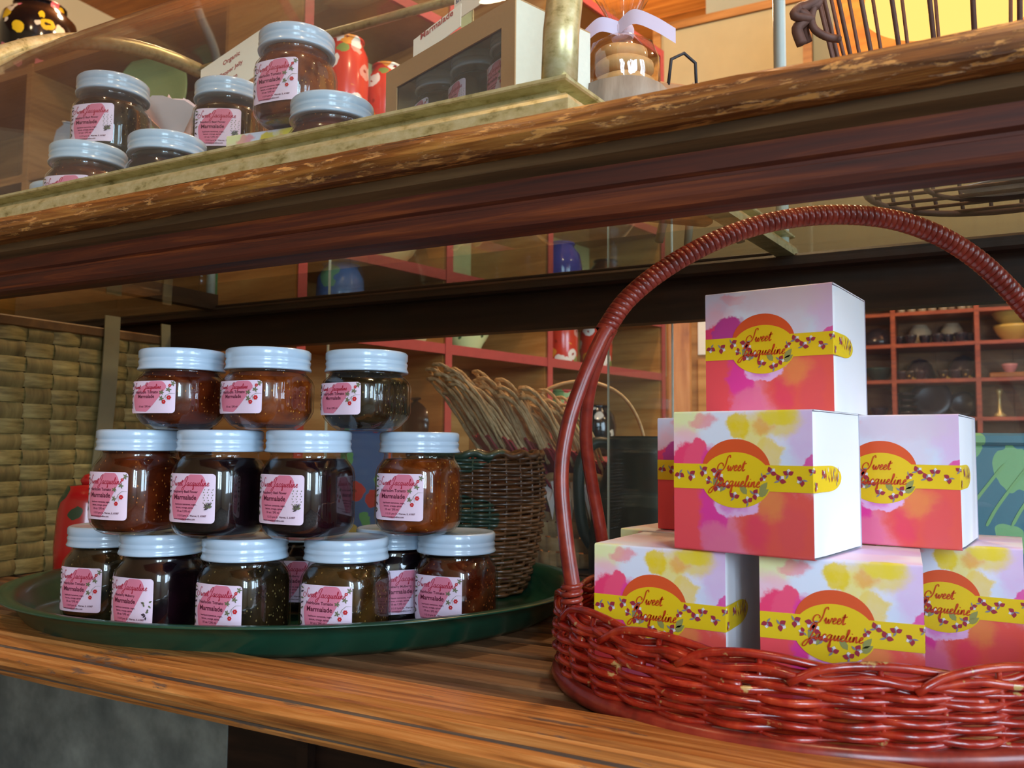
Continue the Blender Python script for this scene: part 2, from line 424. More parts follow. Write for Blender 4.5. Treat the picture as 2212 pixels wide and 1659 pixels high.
window_x('window_3', -0.70, -0.03, 0.58, 2.12); window_x('window_4', 0.13, 0.80, 0.58, 2.12)

# ------------------------------------------------------------------ the display table
TX0, TX1 = -1.75, 0.62
tb = thing('display_table', 'old dark wooden display table with worn glass-inset top and slatted lower shelf', 'table', (0, 0, 0))
def Z(p): return [(y, z+E) for y, z in p]
MB().prof_x(Z([(.500,.196),(.436,.196),(.430,.1935),(.4275,.189),(.427,.183),(.429,.1785),(.434,.1755),(.462,.1755),(.462,.170),(.500,.170)]), TX0, TX1, nx=60, wob=0.0005).build('top_rail', M_ledge, tb)
MB().prof_x(Z([(.4445,.1755),(.448,.170),(.4575,.166),(.4575,.1755)]), TX0, TX1).build('cove_strip', M_cove, tb)
MB().prof_x(Z([(.457,.170),(.457,.1545),(.4595,.1525),(.4595,.1505),(.456,.1490),(.4555,.141),(.4575,.1365),(.462,.1350),(.478,.1350),(.478,.170)]), TX0, TX1).build('front_apron', M_apron, tb)
MB().prof_x(Z([(.484,-.162),(.441,-.161),(.4385,-.1655),(.4355,-.1668),(.4345,-.1632),(.4325,-.1618),(.4305,-.1630),(.4295,-.1676),(.4275,-.1692),(.4230,-.1702),(.4192,-.1748),(.4195,-.1800),(.4225,-.1845),(.4270,-.1865),(.4255,-.1885),(.4275,-.1915),(.4330,-.1935),(.484,-.1935)]), TX0, TX1, nx=40, wob=0.0003).build('lower_rail', M_low, tb)
M_groove = wood('grey_brown_groove', srgb(58,44,36), srgb(84,70,58), srgb(120,104,84), (4,60,60), .7)  # grey-brown strips set into the lower rail's grooves
MB().box((TX0, .4348, E-.1672), (TX1, .4392, E-.1646)).build('groove_strip', M_groove, tb)
MB().box((TX0, .4262, E-.1888), (TX1, .4300, E-.1862)).build('groove_strip', M_groove, tb)
MB().box((TX0, .4275, E-.1704), (TX1, .4310, E-.1678)).build('groove_strip', M_groove, tb)
MB().box((TX0, .905, E+.139), (TX1, .925, E+.190)).build('rear_apron', M_dark, tb)
MB().bbox((TX0, .885, E+.184), (TX1, .935, E+.1990), .003).build('rear_top_rail', M_dark, tb)
MB().box((TX0, .931, E-.196), (TX1, .955, E-.160)).build('lower_back_rail', M_dark, tb)
MB().box((TX0+.01, .498, E+.190), (TX1-.01, .888, E+.196)).build('glass_top', M_glasstop, tb)
for x in (TX0, TX1-.05):
    MB().bbox((x, .46, E+.170), (x+.05, .90, E+.194), .003).build('end_rail', M_dark, tb)
    MB().box((x, .484, E-.193), (x+.05, .93, E-.167)).build('shelf_end_rail', M_dark, tb)
    for y in (.463, .90):
        MB().bbox((x, y, 0), (x+.05, y+.045, E+.170), .004).build('leg', M_apron, tb)
ys = .4885
for i in range(10):
    MB().bbox((TX0+.05, ys, E-.1850), (TX1-.05, ys+.030, E-.1690), .0012).build('slat', M_slat, tb)
    ys += .0432

# ------------------------------------------------------------------ marmalade jars
def sup(a, n):
    c, s_ = abs(cos(a)), abs(sin(a)); return (c**n+s_**n)**(-1.0/n)
JR = 0.0342
TALL = [(0.020,0.0,2.2),(0.027,0.0006,2.3),(0.0310,0.0035,2.5),(0.0335,0.0085,2.8),(JR,0.014,3.0),(JR,0.050,3.0),(0.0336,0.0565,2.8),(0.0318,0.0615,2.4),(0.0308,0.0645,2.1),(0.0306,0.0685,2.0),(0.0322,0.0700,2.0),(0.0322,0.0710,2.0),(0.0304,0.0720,2.0),(0.0304,0.0830,2.0)]
SQ = [(0.018,0.0,2.0),(0.0230,0.0006,2.1),(0.0285,0.0045,2.3),(0.0325,0.0105,2.6),(0.0343,0.0160,2.8),(0.0345,0.0380,2.8),(0.0335,0.0425,2.5),(0.0318,0.0455,2.2),(0.0308,0.0475,2.0),(0.0306,0.0490,2.0),(0.0322,0.0500,2.0),(0.0322,0.0505,2.0),(0.0304,0.0510,2.0),(0.0304,0.0620,2.0)]
def ringfn(prof, flute=0.0, shrink=0.0):
    def f(a, i, z):
        n_ = prof[i][2]; q = sup(a, n_)
        if flute and 0.008 < z < 0.042: q *= 1+flute*cos(30*a)*(1 if abs(atan2(sin(a+pi/2), cos(a+pi/2))) > 0.75 else 0)
        return q
    return f
def refine(prof, n=2):
    out = []
    for a, b in zip(prof, prof[1:]):
        for j in range(n): out.append(tuple(lerp(a[k], b[k], j/n) for k in range(3)))
    out.append(prof[-1]); return out
def jar_meshes(prof, flute):
    p = refine(prof, 2)
    g = MB(); g.lathe([(r, z) for r, z, _ in p], 120 if flute else 72, fn=ringfn(p, flute)); 
    return g
def jam_mb(prof, top):
    p = [(max(0.001, r-0.0016), z+0.0022 if z < 0.003 else z, n_) for r, z, n_ in refine(prof, 2) if z < top]
    r_, z_, n_ = p[-1]; p += [(r_-0.0006, top, 2.0), (r_*0.6, top+0.0004, 2.0), (0.0001, top+0.0004, 2.0)]
    g = MB(); g.lathe([(r, z) for r, z, _ in p], 64, fn=ringfn(p)); return g
def jam_mat(name, a, b, seed_col=None, rough=0.22):
    if name in MATS: return MATS[name]
    n = N(name); f = n.noise(n.coord(), 55, 4, 0.6); c = n.mix(n.math('SMOOTH_MIN', f, 1.0, 0.1), a, b)
    c = n.ramp(f, [(0.35, a), (0.65, b)])
    if seed_col:
        vo = n.n('ShaderNodeTexVoronoi'); vo.inputs['Scale'].default_value = 430; n.l(n.coord((1, 1, 0.55)), vo.inputs['Vector'])
        sp = n.math('LESS_THAN', vo.outputs['Distance'], 0.20); sep = n.n('ShaderNodeSeparateColor'); n.l(vo.outputs['Color'], sep.inputs[0])
        k = n.math('MULTIPLY', sp, n.math('GREATER_THAN', sep.outputs[0], 0.72)); c = n.mix(k, c, seed_col)
    MATS[name] = n.bsdf(c, rough, 0, Subsurface_Weight=0.0, Specular_IOR_Level=0.3); return MATS[name]
JAM = {
 'amber': jam_mat('amber_marmalade', srgb(78,28,6), srgb(134,62,18), srgb(216,150,60)),
 'red': jam_mat('red_brown_marmalade', srgb(52,15,5), srgb(94,34,12), srgb(190,110,50)),
 'dark': jam_mat('dark_berry_marmalade', srgb(12,4,8), srgb(30,10,18)),
 'plum': jam_mat('plum_marmalade', srgb(10,5,8), srgb(24,9,14)),
 'olive': jam_mat('olive_brown_marmalade', srgb(40,27,9), srgb(80,52,18), srgb(150,120,60)),
 'black': jam_mat('blackish_tomato_marmalade', srgb(24,18,10), srgb(50,36,18), srgb(150,130,80)),
}
M_lid = plain('white_enamel_lid', srgb(186,208,228), 0.22, Coat_Weight=0.5, Coat_Roughness=0.08)
def lid_mb():
    prof = [(0.0325,0.0),(0.0352,0.0),(0.0355,0.0012),(0.0348,0.0026),(0.0342,0.0042),(0.0346,0.0062),(0.0349,0.0072),(0.0341,0.0090),(0.0340,0.0098),(0.0344,0.0108),(0.0344,0.0160),(0.0336,0.0174),(0.0322,0.0178),(0.0300,0.0172),(0.001,0.0172)]
    g = MB(); S = 144
    g.lathe(prof, S, fn=lambda a, i, z: 1+(0.011 if (i in (9, 10) and int(round(a/(2*pi)*S)) % 2) else 0)); return g
# arc-length walk round the rounded-square body, face centre = -Y direction
ARC = []
_s = 0; _pr = None
for i in range(0, 1201):
    a = i/1200*2.2; r = JR*sup(a, 3.0); p = (r*cos(a), r*sin(a))
    if _pr: _s += sqrt((p[0]-_pr[0])**2+(p[1]-_pr[1])**2)
    ARC.append((_s, a)); _pr = p
def arc_angle(s_):
    t = abs(s_); lo, hi = 0, len(ARC)-1
    while hi-lo > 1:
        m = (lo+hi)//2
        if ARC[m][0] < t: lo = m
        else: hi = m
    return math.copysign(ARC[lo][1], s_)
def jarmap(zoff, rscale=1.0, nexp=3.0):
    def f(x, y, off):
        a = arc_angle(x); r = JR*rscale*sup(a, nexp)+0.00025+off
        b = a-pi/2
        return (r*cos(b), r*sin(b), zoff+y)
    return f
LBL = [plain('label_paper', srgb(238,216,236), 0.5), plain('label_pink_wash', srgb(226,130,156), 0.5), plain('label_script_red', srgb(176,28,56), 0.5),
       plain('label_text_maroon', srgb(92,24,48), 0.5), plain('label_leaf_green', srgb(112,116,84), 0.5), plain('label_berry_red', srgb(200,32,36), 0.5), plain('label_leaf_dark', srgb(70,56,66), 0.5)]
def label_mb(kind, W, Hh, z0, rs=1.0, nexp=3.0):
    g = MB(); mp = jarmap(z0, rs, nexp); r = 0.003; w2, h2 = W/2, Hh/2
    def edge(x):
        d = max(0, abs(x)-(w2-r)); return h2-(r-sqrt(max(0, r*r-d*d)))
    xs = [-w2+0.00001, -w2+.0004, -w2+.001, -w2+.002]+lin(-w2+r, w2-r, 26)+[w2-.002, w2-.001, w2-.0004, w2-0.00001]
    strip(g, xs, lambda x: -edge(x), edge, mp, 0, 0)
    o1, o2, o3 = 0.00012, 0.00026, 0.0004
    # pink brush stroke running from lower left to upper right
    def hi(x):
        t = min(1, max(0, (x/w2+0.80)/1.46)); return h2*(lerp(.05, .74, sin(min(1, t/.42)*pi/2)) if t < .42 else (lerp(.80, .97, min(1, (t-.42)/.15)) if t < .84 else .97-((t-.84)/.16)**2.5*.28))
    def lo(x):
        t = min(1, max(0, (x/w2+0.80)/1.46)); return h2*(lerp(-.20, -.86, min(1, t/.10)**.6) if t < .10 else (lerp(-.86,-.92,(t-.1)/.35) if t < .45 else lerp(-0.92, 0.55, ((t-.45)/.55)**1.25)))
    strip(g, lin(-0.80*w2, 0.66*w2, 40), lo, hi, mp, o1, 1)
    k = W/0.048; kv = Hh/0.039
    ribbon(g, word('Sweet', -.0190*k, .0098*kv, .0026*min(k, kv), 0.3, 0.95), .00024, mp, o2, 2)
    ribbon(g, word('Jacqueline', -.0055*k, .0098*kv, .0027*min(k, kv), 0.3, 0.98), .00024, mp, o2, 2)
    t1 = {'tomato': 'Heirloom Tomato', 'basil': 'Raspberry Basil Flower', 'berry': 'Blueberry Mulberry'}[kind]
    puttext(g, t1, -.004*k, .0042*kv, .0034 if kind == 'tomato' else .0028, mp, o2, 3)
    puttext(g, 'Marmalade', -.004*k, -.0012*kv, .0054*min(1, kv*1.1), mp, o2, 3)
    if Hh > .03:
        puttext(g, 'heirloom tomatoes, sugar,', -.003*k, -.0056, .0021, mp, o2, 3)
        puttext(g, 'lemon, orange, spices', -.004*k, -.0082, .0021, mp, o2, 3)
        puttext(g, '10 oz / 295 ml', -.005*k, -.0112, .0024, mp, o2, 3)
        puttext(g, '112 E Lynn St., Warren, IL 61087', .003*k, -.0146, .0021, mp, o2, 3)
        puttext(g, 'www.sweetjacqueline.com', -.004*k, -.0173, .0021, mp, o2, 3)
    else:
        puttext(g, '10 oz / 295 ml', -.005*k, -.0085, .0022, mp, o2, 3)
    rd = random.Random(3)
    # left margin sprigs
    for i in range(8):
        y = lerp(h2*.9, -h2*.7, i/7); leaf(g, -w2*.97, y, rd.uniform(-.9, 1.3), .0042, .0016, mp, o3, 6 if i % 2 else 4)
    if kind == 'tomato':
        ribbon(g, [[(w2*.98, .004*kv), (w2*.8, .004*kv), (w2*.66, .001), (w2*.58, -.003*kv)], [(w2*.66, .001), (w2*.69, -.004*kv)]], .00016, mp, o3, 4)
        for cx, cy in ((w2*.50, .0055*kv), (w2*.50, -.002*kv), (w2*.76, .0085*kv), (w2*.90, .016*kv)):
            for q in range(5): leaf(g, cx, cy, q*1.256+rd.uniform(-.3, .3), .0026, .0012, mp, o3, 4)
        for cx, cy, R in ((w2*.78, -.0006, .0028), (w2*.60, -.0060*kv, .0026), (w2*.80, .0135*kv, .0018)):
            for q in range(6): leaf(g, cx+.0003*cos(q), cy+.0003*sin(q), q*1.05, R*.62, R*.75, mp, o3+.00003*q, 5)
    elif kind == 'basil':
        for q in range(14):
            a = rd.uniform(-.6, pi+.4); leaf(g, w2*.78, -.0075, a, rd.uniform(.003, .0055), .0014, mp, o3, 6 if q % 2 else 4)
        for s_ in range(3):
            for q in range(6): leaf(g, w2*(.62+.14*s_), -.004+q*.0021, 0.9 if q % 2 else 2.2, .0014, .0007, mp, o3, 4)
    else:
        for q in range(12):
            leaf(g, w2*.72+rd.uniform(-.004, .004), -.006+rd.uniform(-.006, .008), rd.uniform(0, 6), .0030, .0016, mp, o3, 4 if q % 2 else 6)
    return g
MESH = {}
def jar(kind, jam, lab, top_gap, loc, face, label, group):
    """face = world direction angle (about Z) that the paper label looks towards"""
    key = ('jar', kind, jam, lab, top_gap); prof = TALL if kind == 'tall' else SQ
    t = thing('marmalade_jar', label, 'jar', loc, face+pi/2, group)
    def part(name, mk, build, mats):
        if mk not in MESH:
            MESH[mk] = build().build(name, mats, t).data; return
        o = bpy.data.objects.new(name, MESH[mk]); COL.objects.link(o); o.parent = t; return o
    zt = prof[-4][1] if top_gap == 0 else prof[-6][1]-(0.004 if top_gap == 2 else 0)
    part('glass_body', ('g', kind), lambda: jar_meshes(prof, 0.010 if kind == 'squat' else 0), M_jarglass)
    part('marmalade', ('m', kind, jam, top_gap), lambda: jam_mb(prof, zt), JAM[jam])
    part('paper_label', ('l', kind, lab), lambda: (label_mb(lab, .048, .039, .0330) if kind == 'tall' else label_mb(lab, .0475, .0265, .0262, 1.008, 2.8)), LBL)
    lz = 0.0700 if kind == 'tall' else 0.0495
    k = ('lid',)
    if k not in MESH: o = lid_mb().build('screw_lid', M_lid, t); MESH[k] = o.data
    else: o = bpy.data.objects.new('screw_lid', MESH[k]); COL.objects.link(o); o.parent = t
    o.location = (0, 0, lz)
    return t
HT, HS = 0.0880, 0.0675
# face angle: towards the camera then turned to the viewer's left
def face_at(lat, fwd, turn=-32): # angle of the direction towards the camera, turned left (viewer's left)
    d = -(Rv*lat+Fv*fwd); a = atan2(d.y, d.x); return a + radians(turn)
TRAYZ = -0.1660
G1 = 'marmalade jars stacked on the green tray'
Z3 = TRAYZ; Z2 = Z3+HT; Z1 = Z2+HT
jars = [ # centre px, fwd, z, kind, jam, label design, gap, turn, text
 (540,.706,Z3,'tall','black','tomato',1,-40,'blackish marmalade jar in the tray\'s front row, second from left, below the purple-dark jar pair'),
 (756,.706,Z3,'tall','olive','tomato',1,-30,'olive-brown marmalade jar in the centre right of the tray\'s front row'),
 (362,.735,Z3,'tall','dark','berry',0,-46,'dark berry marmalade jar near the left end of the bottom row with speckled berry label'),
 (990,.757,Z3,'tall','red','tomato',1,-30,'red-brown jar at the right end of the bottom row beside the brown basket'),
 (247,.790,Z3,'tall','black','tomato',0,-44,'brown jar at the far left of the bottom row, partly behind its neighbour'),
 (480,.815,Z3,'tall','plum','berry',0,-20,'dark jar hidden behind the front row, only its lid edge showing left of centre'),
 (668,.845,Z3,'tall','plum','berry',0,-20,'dark jar behind the front row at the middle of the tray'),
 (856,.790,Z3,'tall','plum','berry',0,16,'dark back-row jar whose white leafy label peeks between two front jars'),
 (307,.722,Z2,'tall','red','tomato',0,-50,'deep red-brown jar at the left end of the middle row'),
 (480,.702,Z2,'tall','plum','basil',1,-42,'dark purple jar second from left in the middle row'),
 (670,.694,Z2,'tall','dark','basil',1,-42,'very dark berry jar third in the middle row under the squat dark jar'),
 (908,.735,Z2,'tall','amber','tomato',1,-32,'bright amber seedy marmalade jar at the right end of the middle row'),
 (391,.712,Z1,'squat','red','tomato',0,-44,'squat red-brown jar at the left of the top row'),
 (578,.700,Z1,'squat','amber','tomato',1,-44,'squat amber-brown jar in the middle of the top row'),
 (791,.712,Z1,'squat','black','tomato',0,-44,'squat dark fluted jar at the right of the top row'),
]
for px, fw, z, kd, jm, lb, gp, tn, tx in jars:
    lat = (px-1106)/F*fw; p = CW(lat, fw, z); jar(kd, jm, lb, gp, p, face_at(lat, fw, tn), tx, G1)

# ------------------------------------------------------------------ green oval tray
tc = CW((668-1106)/F*.868, .868, -.1688)
g = MB(); A, B = .260, .211
prof = [(0,.0024),(.235,.0024),(.246,.0032),(.254,.0080),(.262,.0210),(.268,.0285),(.276,.0310),(.282,.0308),(.284,.0296),(.282,.0288),(.275,.0283),(.268,.0200),(.2585,.0060),(.250,.0008),(.240,.0),(.0,.0)]
g.lathe([(r, z) for r, z in prof], 128, cap=False)
g.v = [(x*(A+(sqrt(x*x+y*y)-.258))/max(1e-6, sqrt(x*x+y*y))*(sqrt(x*x+y*y)/.258 if sqrt(x*x+y*y) < .258 else 1) if 0 else x, y, z) for x, y, z in g.v]
_nv = []
for x, y, z in g.v:
    r = sqrt(x*x+y*y); a = atan2(y, x)
    if r <= .258: _nv.append((x/.258*A, y/.258*B, z))
    else: d = r-.258; _nv.append(((A+d)*cos(a), (B+d)*sin(a), z))
g.v = _nv
tray = g.build('serving_tray', M_green, None, tc, YAW); tag(tray, 'large dark green oval metal tray holding the stacked jars', 'tray')
tray.location.z += 0.0

# ------------------------------------------------------------------ red wicker basket with wrapped handle
M_red = N('red_stained_wicker'); _c = M_red.coord(); _f = M_red.noise(_c, 45, 5, 0.65); _g = M_red.noise(_c, 95, 3, 0.6)
_k = M_red.ramp(_g, [(0.655, (0,0,0)), (0.70, (1,1,1))])
M_red = M_red.bsdf(M_red.mix(_k, M_red.ramp(_f, [(0.3, srgb(96,18,10)), (0.5, srgb(158,34,20)), (0.72, srgb(190,66,34))]), srgb(186,150,92)), 0.26, 0, bump=_f, bs=0.3, Coat_Weight=0.5, Coat_Roughness=0.12)
M_redh = N('red_wrapped_cane'); _f = M_redh.noise(M_redh.coord(), 60, 5, 0.6)
M_redh = M_redh.bsdf(M_redh.ramp(_f, [(0.3, srgb(96,24,16)), (0.52, srgb(132,38,26)), (0.75, srgb(156,58,38))]), 0.32, 0, bump=_f, bs=0.25, Coat_Weight=0.25, Coat_Roughness=0.2)
BC = (0.228, 0.613)     # lateral, forward of basket centre
bz = -0.1686
rb = thing('handled_basket', 'red wicker basket with tall wrapped hoop handle, full of gift boxes', 'basket', CW(BC[0], BC[1], bz), YAW)
BA, BB, BH = .186, .160, .054
def oval(a, z, out=0.0):
    k = 1 + 0.035*sin(pi*min(1, z/BH)*0.8)
    if z > .01: z = .01+(z-.01)*(1-.20*abs(sin(a))**1.5)
    return Vector(((BA*k+out)*cos(a), (BB*k+out)*sin(a), z))
NS = 38
pts = [oval(2*pi*i/96, 0.006, .004) for i in range(96)]
MB().tube(pts, .0062, 8, True, flat=1.0).build('base_hoop', M_redh, rb)
g = MB(); g.lathe([(0.0, .003), (1.0, .003), (1.0, .006), (0.0, .006)], 64, cap=False, sx=BA, sy=BB); g.build('base_panel', M_red, rb)
for i in range(NS):
    a = 2*pi*(i+.5)/NS
    MB().tube([oval(a, .002+j*(BH+.004)/5) for j in range(6)], .0019, 6).build('stake', M_red, rb)
rows = 11
for r_ in range(rows):
    z = .0125 + r_*.0040
    ph = r_ % 2; pts = []
    n_ = NS*6
    for i in range(n_):
        a = 2*pi*i/n_; o_ = .0038*cos(NS/2*a*1.0 + (pi if ph else 0) + 0.0)
        p = oval(a, z+0.0007*sin(7*a+r_*2.1)+0.0004*sin(19*a+r_), o_); pts.append(p)
    MB().tube(pts, .00215 if r_ else .0024, 6, True, rr=[.00225+.00025*sin(i*.37+r_) for i in range(n_)]).build('weaver', M_red, rb)
# braided rim: arching rods that rise over the stakes and sweep down to the right
for i in range(NS//2):
    a0 = 2*pi*i/(NS/2); st = 2*pi/NS; pts = []
    for j in range(13):
        t = j/12; a = a0+t*5.2*st
        z = BH-.006 + .0165*sin(pi*min(1, t*1.25)**.7) - .006*t
        pts.append(oval(a, z, .0045*cos(pi*t*1.6)))
    MB().tube(catmull(pts, 2), .0026, 6).build('rim_rod', M_red, rb)
for off, z0 in ((.003, BH-.001), (-.003, BH+.001)):
    MB().tube([oval(2*pi*i/200, z0+.002*sin(22*2*pi*i/200+off*900), off+.001*cos(22*2*pi*i/200)) for i in range(200)], .0025, 6, True).build('rim_rod', M_red, rb)
# handle
inv = rb.matrix_basis.inverted() if False else (Matrix.Translation(rb.location) @ Matrix.Rotation(YAW, 4, 'Z')).inverted()
def hp(px, py, fw): return inv @ pix(px, py, fwd=fw)
arc_px = [(1306,716),(1352,650),(1425,588),(1520,532),(1620,492),(1722,470),(1830,464),(1935,476),(2030,510),(2110,560),(2180,625),(2250,705)]
Hc = catmull([hp(x, y, BC[1]) for x, y in arc_px], 10)
MB().tube(Hc, .0068, 10).build('handle_core', M_redh, rb)
# wrapping: one flat cane wound round the core
hel = []; acc = 0; rr_ = []
L = [0]
for a, b in zip(Hc, Hc[1:]): L.append(L[-1]+(b-a).length)
tot = L[-1]; pitch = .0044; nst = int(tot/pitch*14); j = 0
for i in range(nst+1):
    s_ = tot*i/nst
    while j < len(L)-2 and L[j+1] < s_: j += 1
    t = (s_-L[j])/(L[j+1]-L[j]); p = Hc[j].lerp(Hc[j+1], t); T = (Hc[j+1]-Hc[j]).normalized()
    u = Vector((0, 1, 0)); v = T.cross(u).normalized(); a = 2*pi*s_/pitch
    hel.append(p+(u*cos(a)+v*sin(a))*.0068); 
g = MB(); n_ = len(hel); vs = []
for i, p in enumerate(hel):
    q = hel[min(n_-1, i+1)]-hel[max(0, i-1)]; s_ = tot*i/(n_-1)
    jj = min(range(0, len(L)-1), key=lambda k: abs(L[k]-s_)) if i % 14 == 0 else jj
    T = (Hc[jj+1]-Hc[jj]).normalized(); c = Hc[jj].lerp(Hc[jj+1], max(0, min(1, (s_-L[jj])/(L[jj+1]-L[jj]))))
    rad = (p-c); rad = (rad - T*rad.dot(T)).normalized(); wd = pitch*.5
    for k, (dw, dr) in enumerate(((-1, 0), (-.8, .0006), (0, .0007), (.8, .0006), (1, 0))): vs.append(p+T*wd*dw+rad*dr)
g.add(vs, [(i*5+k, i*5+k+1, i*5+5+k+1, i*5+5+k) for i in range(n_-1) for k in range(4)], 0, True)
g.build('handle_wrapping', M_redh, rb)
def cane(pxs, r=.0052, name='handle_cane'):
    c = catmull([hp(x, y, f) for x, y, f in pxs], 6)
    MB().tube(c, r, 10).build(name, M_redh, rb)
cane([(1318,700,.612),(1296,738,.608),(1256,830,.600),(1226,925,.594),(1212,1030,.588),(1222,1160,.583),(1240,1285,.580)], .0054)
cane([(1322,708,.618),(1300,755,.622),(1272,850,.632),(1266,950,.642),(1280,1050,.650),(1298,1150,.655),(1308,1230,.660)], .0050)
cane([(2246,700,.610),(2290,770,.604),(2340,880,.598),(2372,1000,.590),(2380,1150,.583),(2372,1285,.580)], .0054)
cane([(2242,700,.616),(2280,780,.626),(2310,900,.640),(2320,1050,.650),(2310,1200,.660)], .0050)
for px in (1236, 2370):
    c = hp(px, 1290, .578)
    MB().tube([c+Vector((.006*cos(t*2*pi*3), .004+.006*sin(t*2*pi*3), -.006+.014*t)) for t in lin(0, 1, 40)], .0021, 6).build('handle_binding', M_redh, rb)

# ------------------------------------------------------------------ watercolour gift boxes
def water(name, blobs, base, seed):
    n = N(name); tc_ = n.n('ShaderNodeUVMap'); 
    nz = n.n('ShaderNodeTexNoise'); nz.inputs['Scale'].default_value = 5.0; nz.inputs['Detail'].default_value = 6; nz.inputs['Roughness'].default_value = 0.6
    ad = n.n('ShaderNodeVectorMath', operation='ADD'); ad.inputs[1].default_value = (seed, seed, seed); n.l(tc_.outputs[0], ad.inputs[0]); n.l(ad.outputs[0], nz.inputs['Vector'])
    sb = n.n('ShaderNodeVectorMath', operation='SUBTRACT'); n.l(nz.outputs['Color'], sb.inputs[0]); sb.inputs[1].default_value = (.5, .5, .5)
    ma = n.n('ShaderNodeVectorMath', operation='MULTIPLY_ADD'); n.l(sb.outputs[0], ma.inputs[0]); ma.inputs[1].default_value = (.22, .22, 0); n.l(tc_.outputs[0], ma.inputs[2])
    soft = n.noise(tc_.outputs[0], 7, 5, 0.6)
    c = None
    for (u, v, ru, rv, col, sf, op) in blobs:
        s1 = n.n('ShaderNodeVectorMath', operation='SUBTRACT'); n.l(ma.outputs[0], s1.inputs[0]); s1.inputs[1].default_value = (u, v, 0)
        s2 = n.n('ShaderNodeVectorMath', operation='MULTIPLY'); n.l(s1.outputs[0], s2.inputs[0]); s2.inputs[1].default_value = (1/ru, 1/rv, 0)
        s3 = n.n('ShaderNodeVectorMath', operation='LENGTH'); n.l(s2.outputs[0], s3.inputs[0])
        mr = n.n('ShaderNodeMapRange', interpolation_type='SMOOTHSTEP'); n.l(s3.outputs['Value'], mr.inputs[0])
        mr.inputs[1].default_value = 1+sf*.55; mr.inputs[2].default_value = 1-sf*.8; mr.inputs[3].default_value = 0; mr.inputs[4].default_value = 1
        k = n.math('MULTIPLY', mr.outputs[0], n.math('MULTIPLY_ADD', soft, 0.5, op-0.25, clamp=True), clamp=True)
        c = n.mix(k, base if c is None else c, col)
    return n.bsdf(c, 0.42, 0)
base = srgb(232,232,248)
BL = [ # u, v, ru, rv, colour, softness, opacity
 (.06,.92,.20,.13,srgb(236,240,170),.5,.9),(.10,.72,.18,.18,srgb(246,190,204),.5,.8),(.33,.80,.14,.20,srgb(226,234,250),.5,.9),(.90,.66,.12,.14,srgb(216,230,250),.5,.9),(.23,.93,.11,.05,srgb(244,140,150),.35,.75),
 (.94,.86,.13,.28,srgb(226,190,234),.6,.8),(.72,.90,.20,.10,srgb(240,214,110),.4,.8),(.60,.80,.11,.14,srgb(240,224,130),.2,.85),(.50,.90,.09,.09,srgb(236,206,40),.25,.95),
 (.70,.68,.10,.12,srgb(240,212,110),.2,.85),(.68,.88,.07,.06,srgb(240,170,80),.7,.8),(.78,.97,.12,.07,srgb(238,212,50),.4,.9),
 (.14,.56,.18,.20,srgb(244,66,116),.12,1.05),(.20,.58,.13,.22,srgb(246,84,124),.08,1.05),(.29,.60,.07,.17,srgb(236,60,160),.3,.9),
 (.99,.62,.05,.05,srgb(230,70,160),.2,.9),
 (.5,.18,.8,.30,srgb(244,132,160),.05,1.1),(.80,.22,.34,.30,srgb(240,94,84),.25,1.1),(.70,.34,.14,.12,srgb(240,140,80),.5,.9),(.62,.16,.09,.14,srgb(238,70,100),.7,.8),
 (.10,.25,.20,.34,srgb(246,84,92),.15,1.1),(.30,.30,.12,.22,srgb(236,64,160),.25,1.0),(.47,.36,.17,.11,srgb(240,190,236),.12,1.1),(.45,.34,.08,.07,srgb(226,110,200),.5,.7),(.33,.08,.14,.13,srgb(240,120,160),.3,.9),
 (.85,.18,.10,.20,srgb(236,90,92),.5,.8)]
BL += [(.15,1.5,.3,.3,srgb(246,220,230),.5,.7),(.6,1.25,.3,.25,srgb(242,200,226),.5,.7),(.8,1.6,.3,.2,srgb(220,190,240),.5,.7)]
M_boxA = water('watercolour_print_yellow_cloud', BL, base, 0.0)
BLB = [b for i, b in enumerate(BL) if i not in (0, 6, 7, 8, 9, 10, 11)]
BLB = [(u, v, a, b_, (srgb(196,66,150) if i in (6, 7) else c), s_, o_) for i, (u, v, a, b_, c, s_, o_) in enumerate(BLB)] + [(.55,.90,.45,.10,srgb(222,206,224),.6,.8)]
M_boxB = water('watercolour_print_lilac_top', BLB, srgb(222,218,236), 0.6)
LB = [plain('sticker_orange', srgb(226,88,40), .45), plain('sticker_yellow', srgb(236,200,24), .45), plain('sticker_script', srgb(204,70,20), .45),
      plain('petal_crimson', srgb(164,44,62), .5), plain('petal_white', srgb(232,226,224), .5), plain('petal_grey', srgb(136,132,146), .5), plain('leaf_sage', srgb(150,150,84), .5)]
S = 0.0945
SH = 0.0925
_boxcache = {}
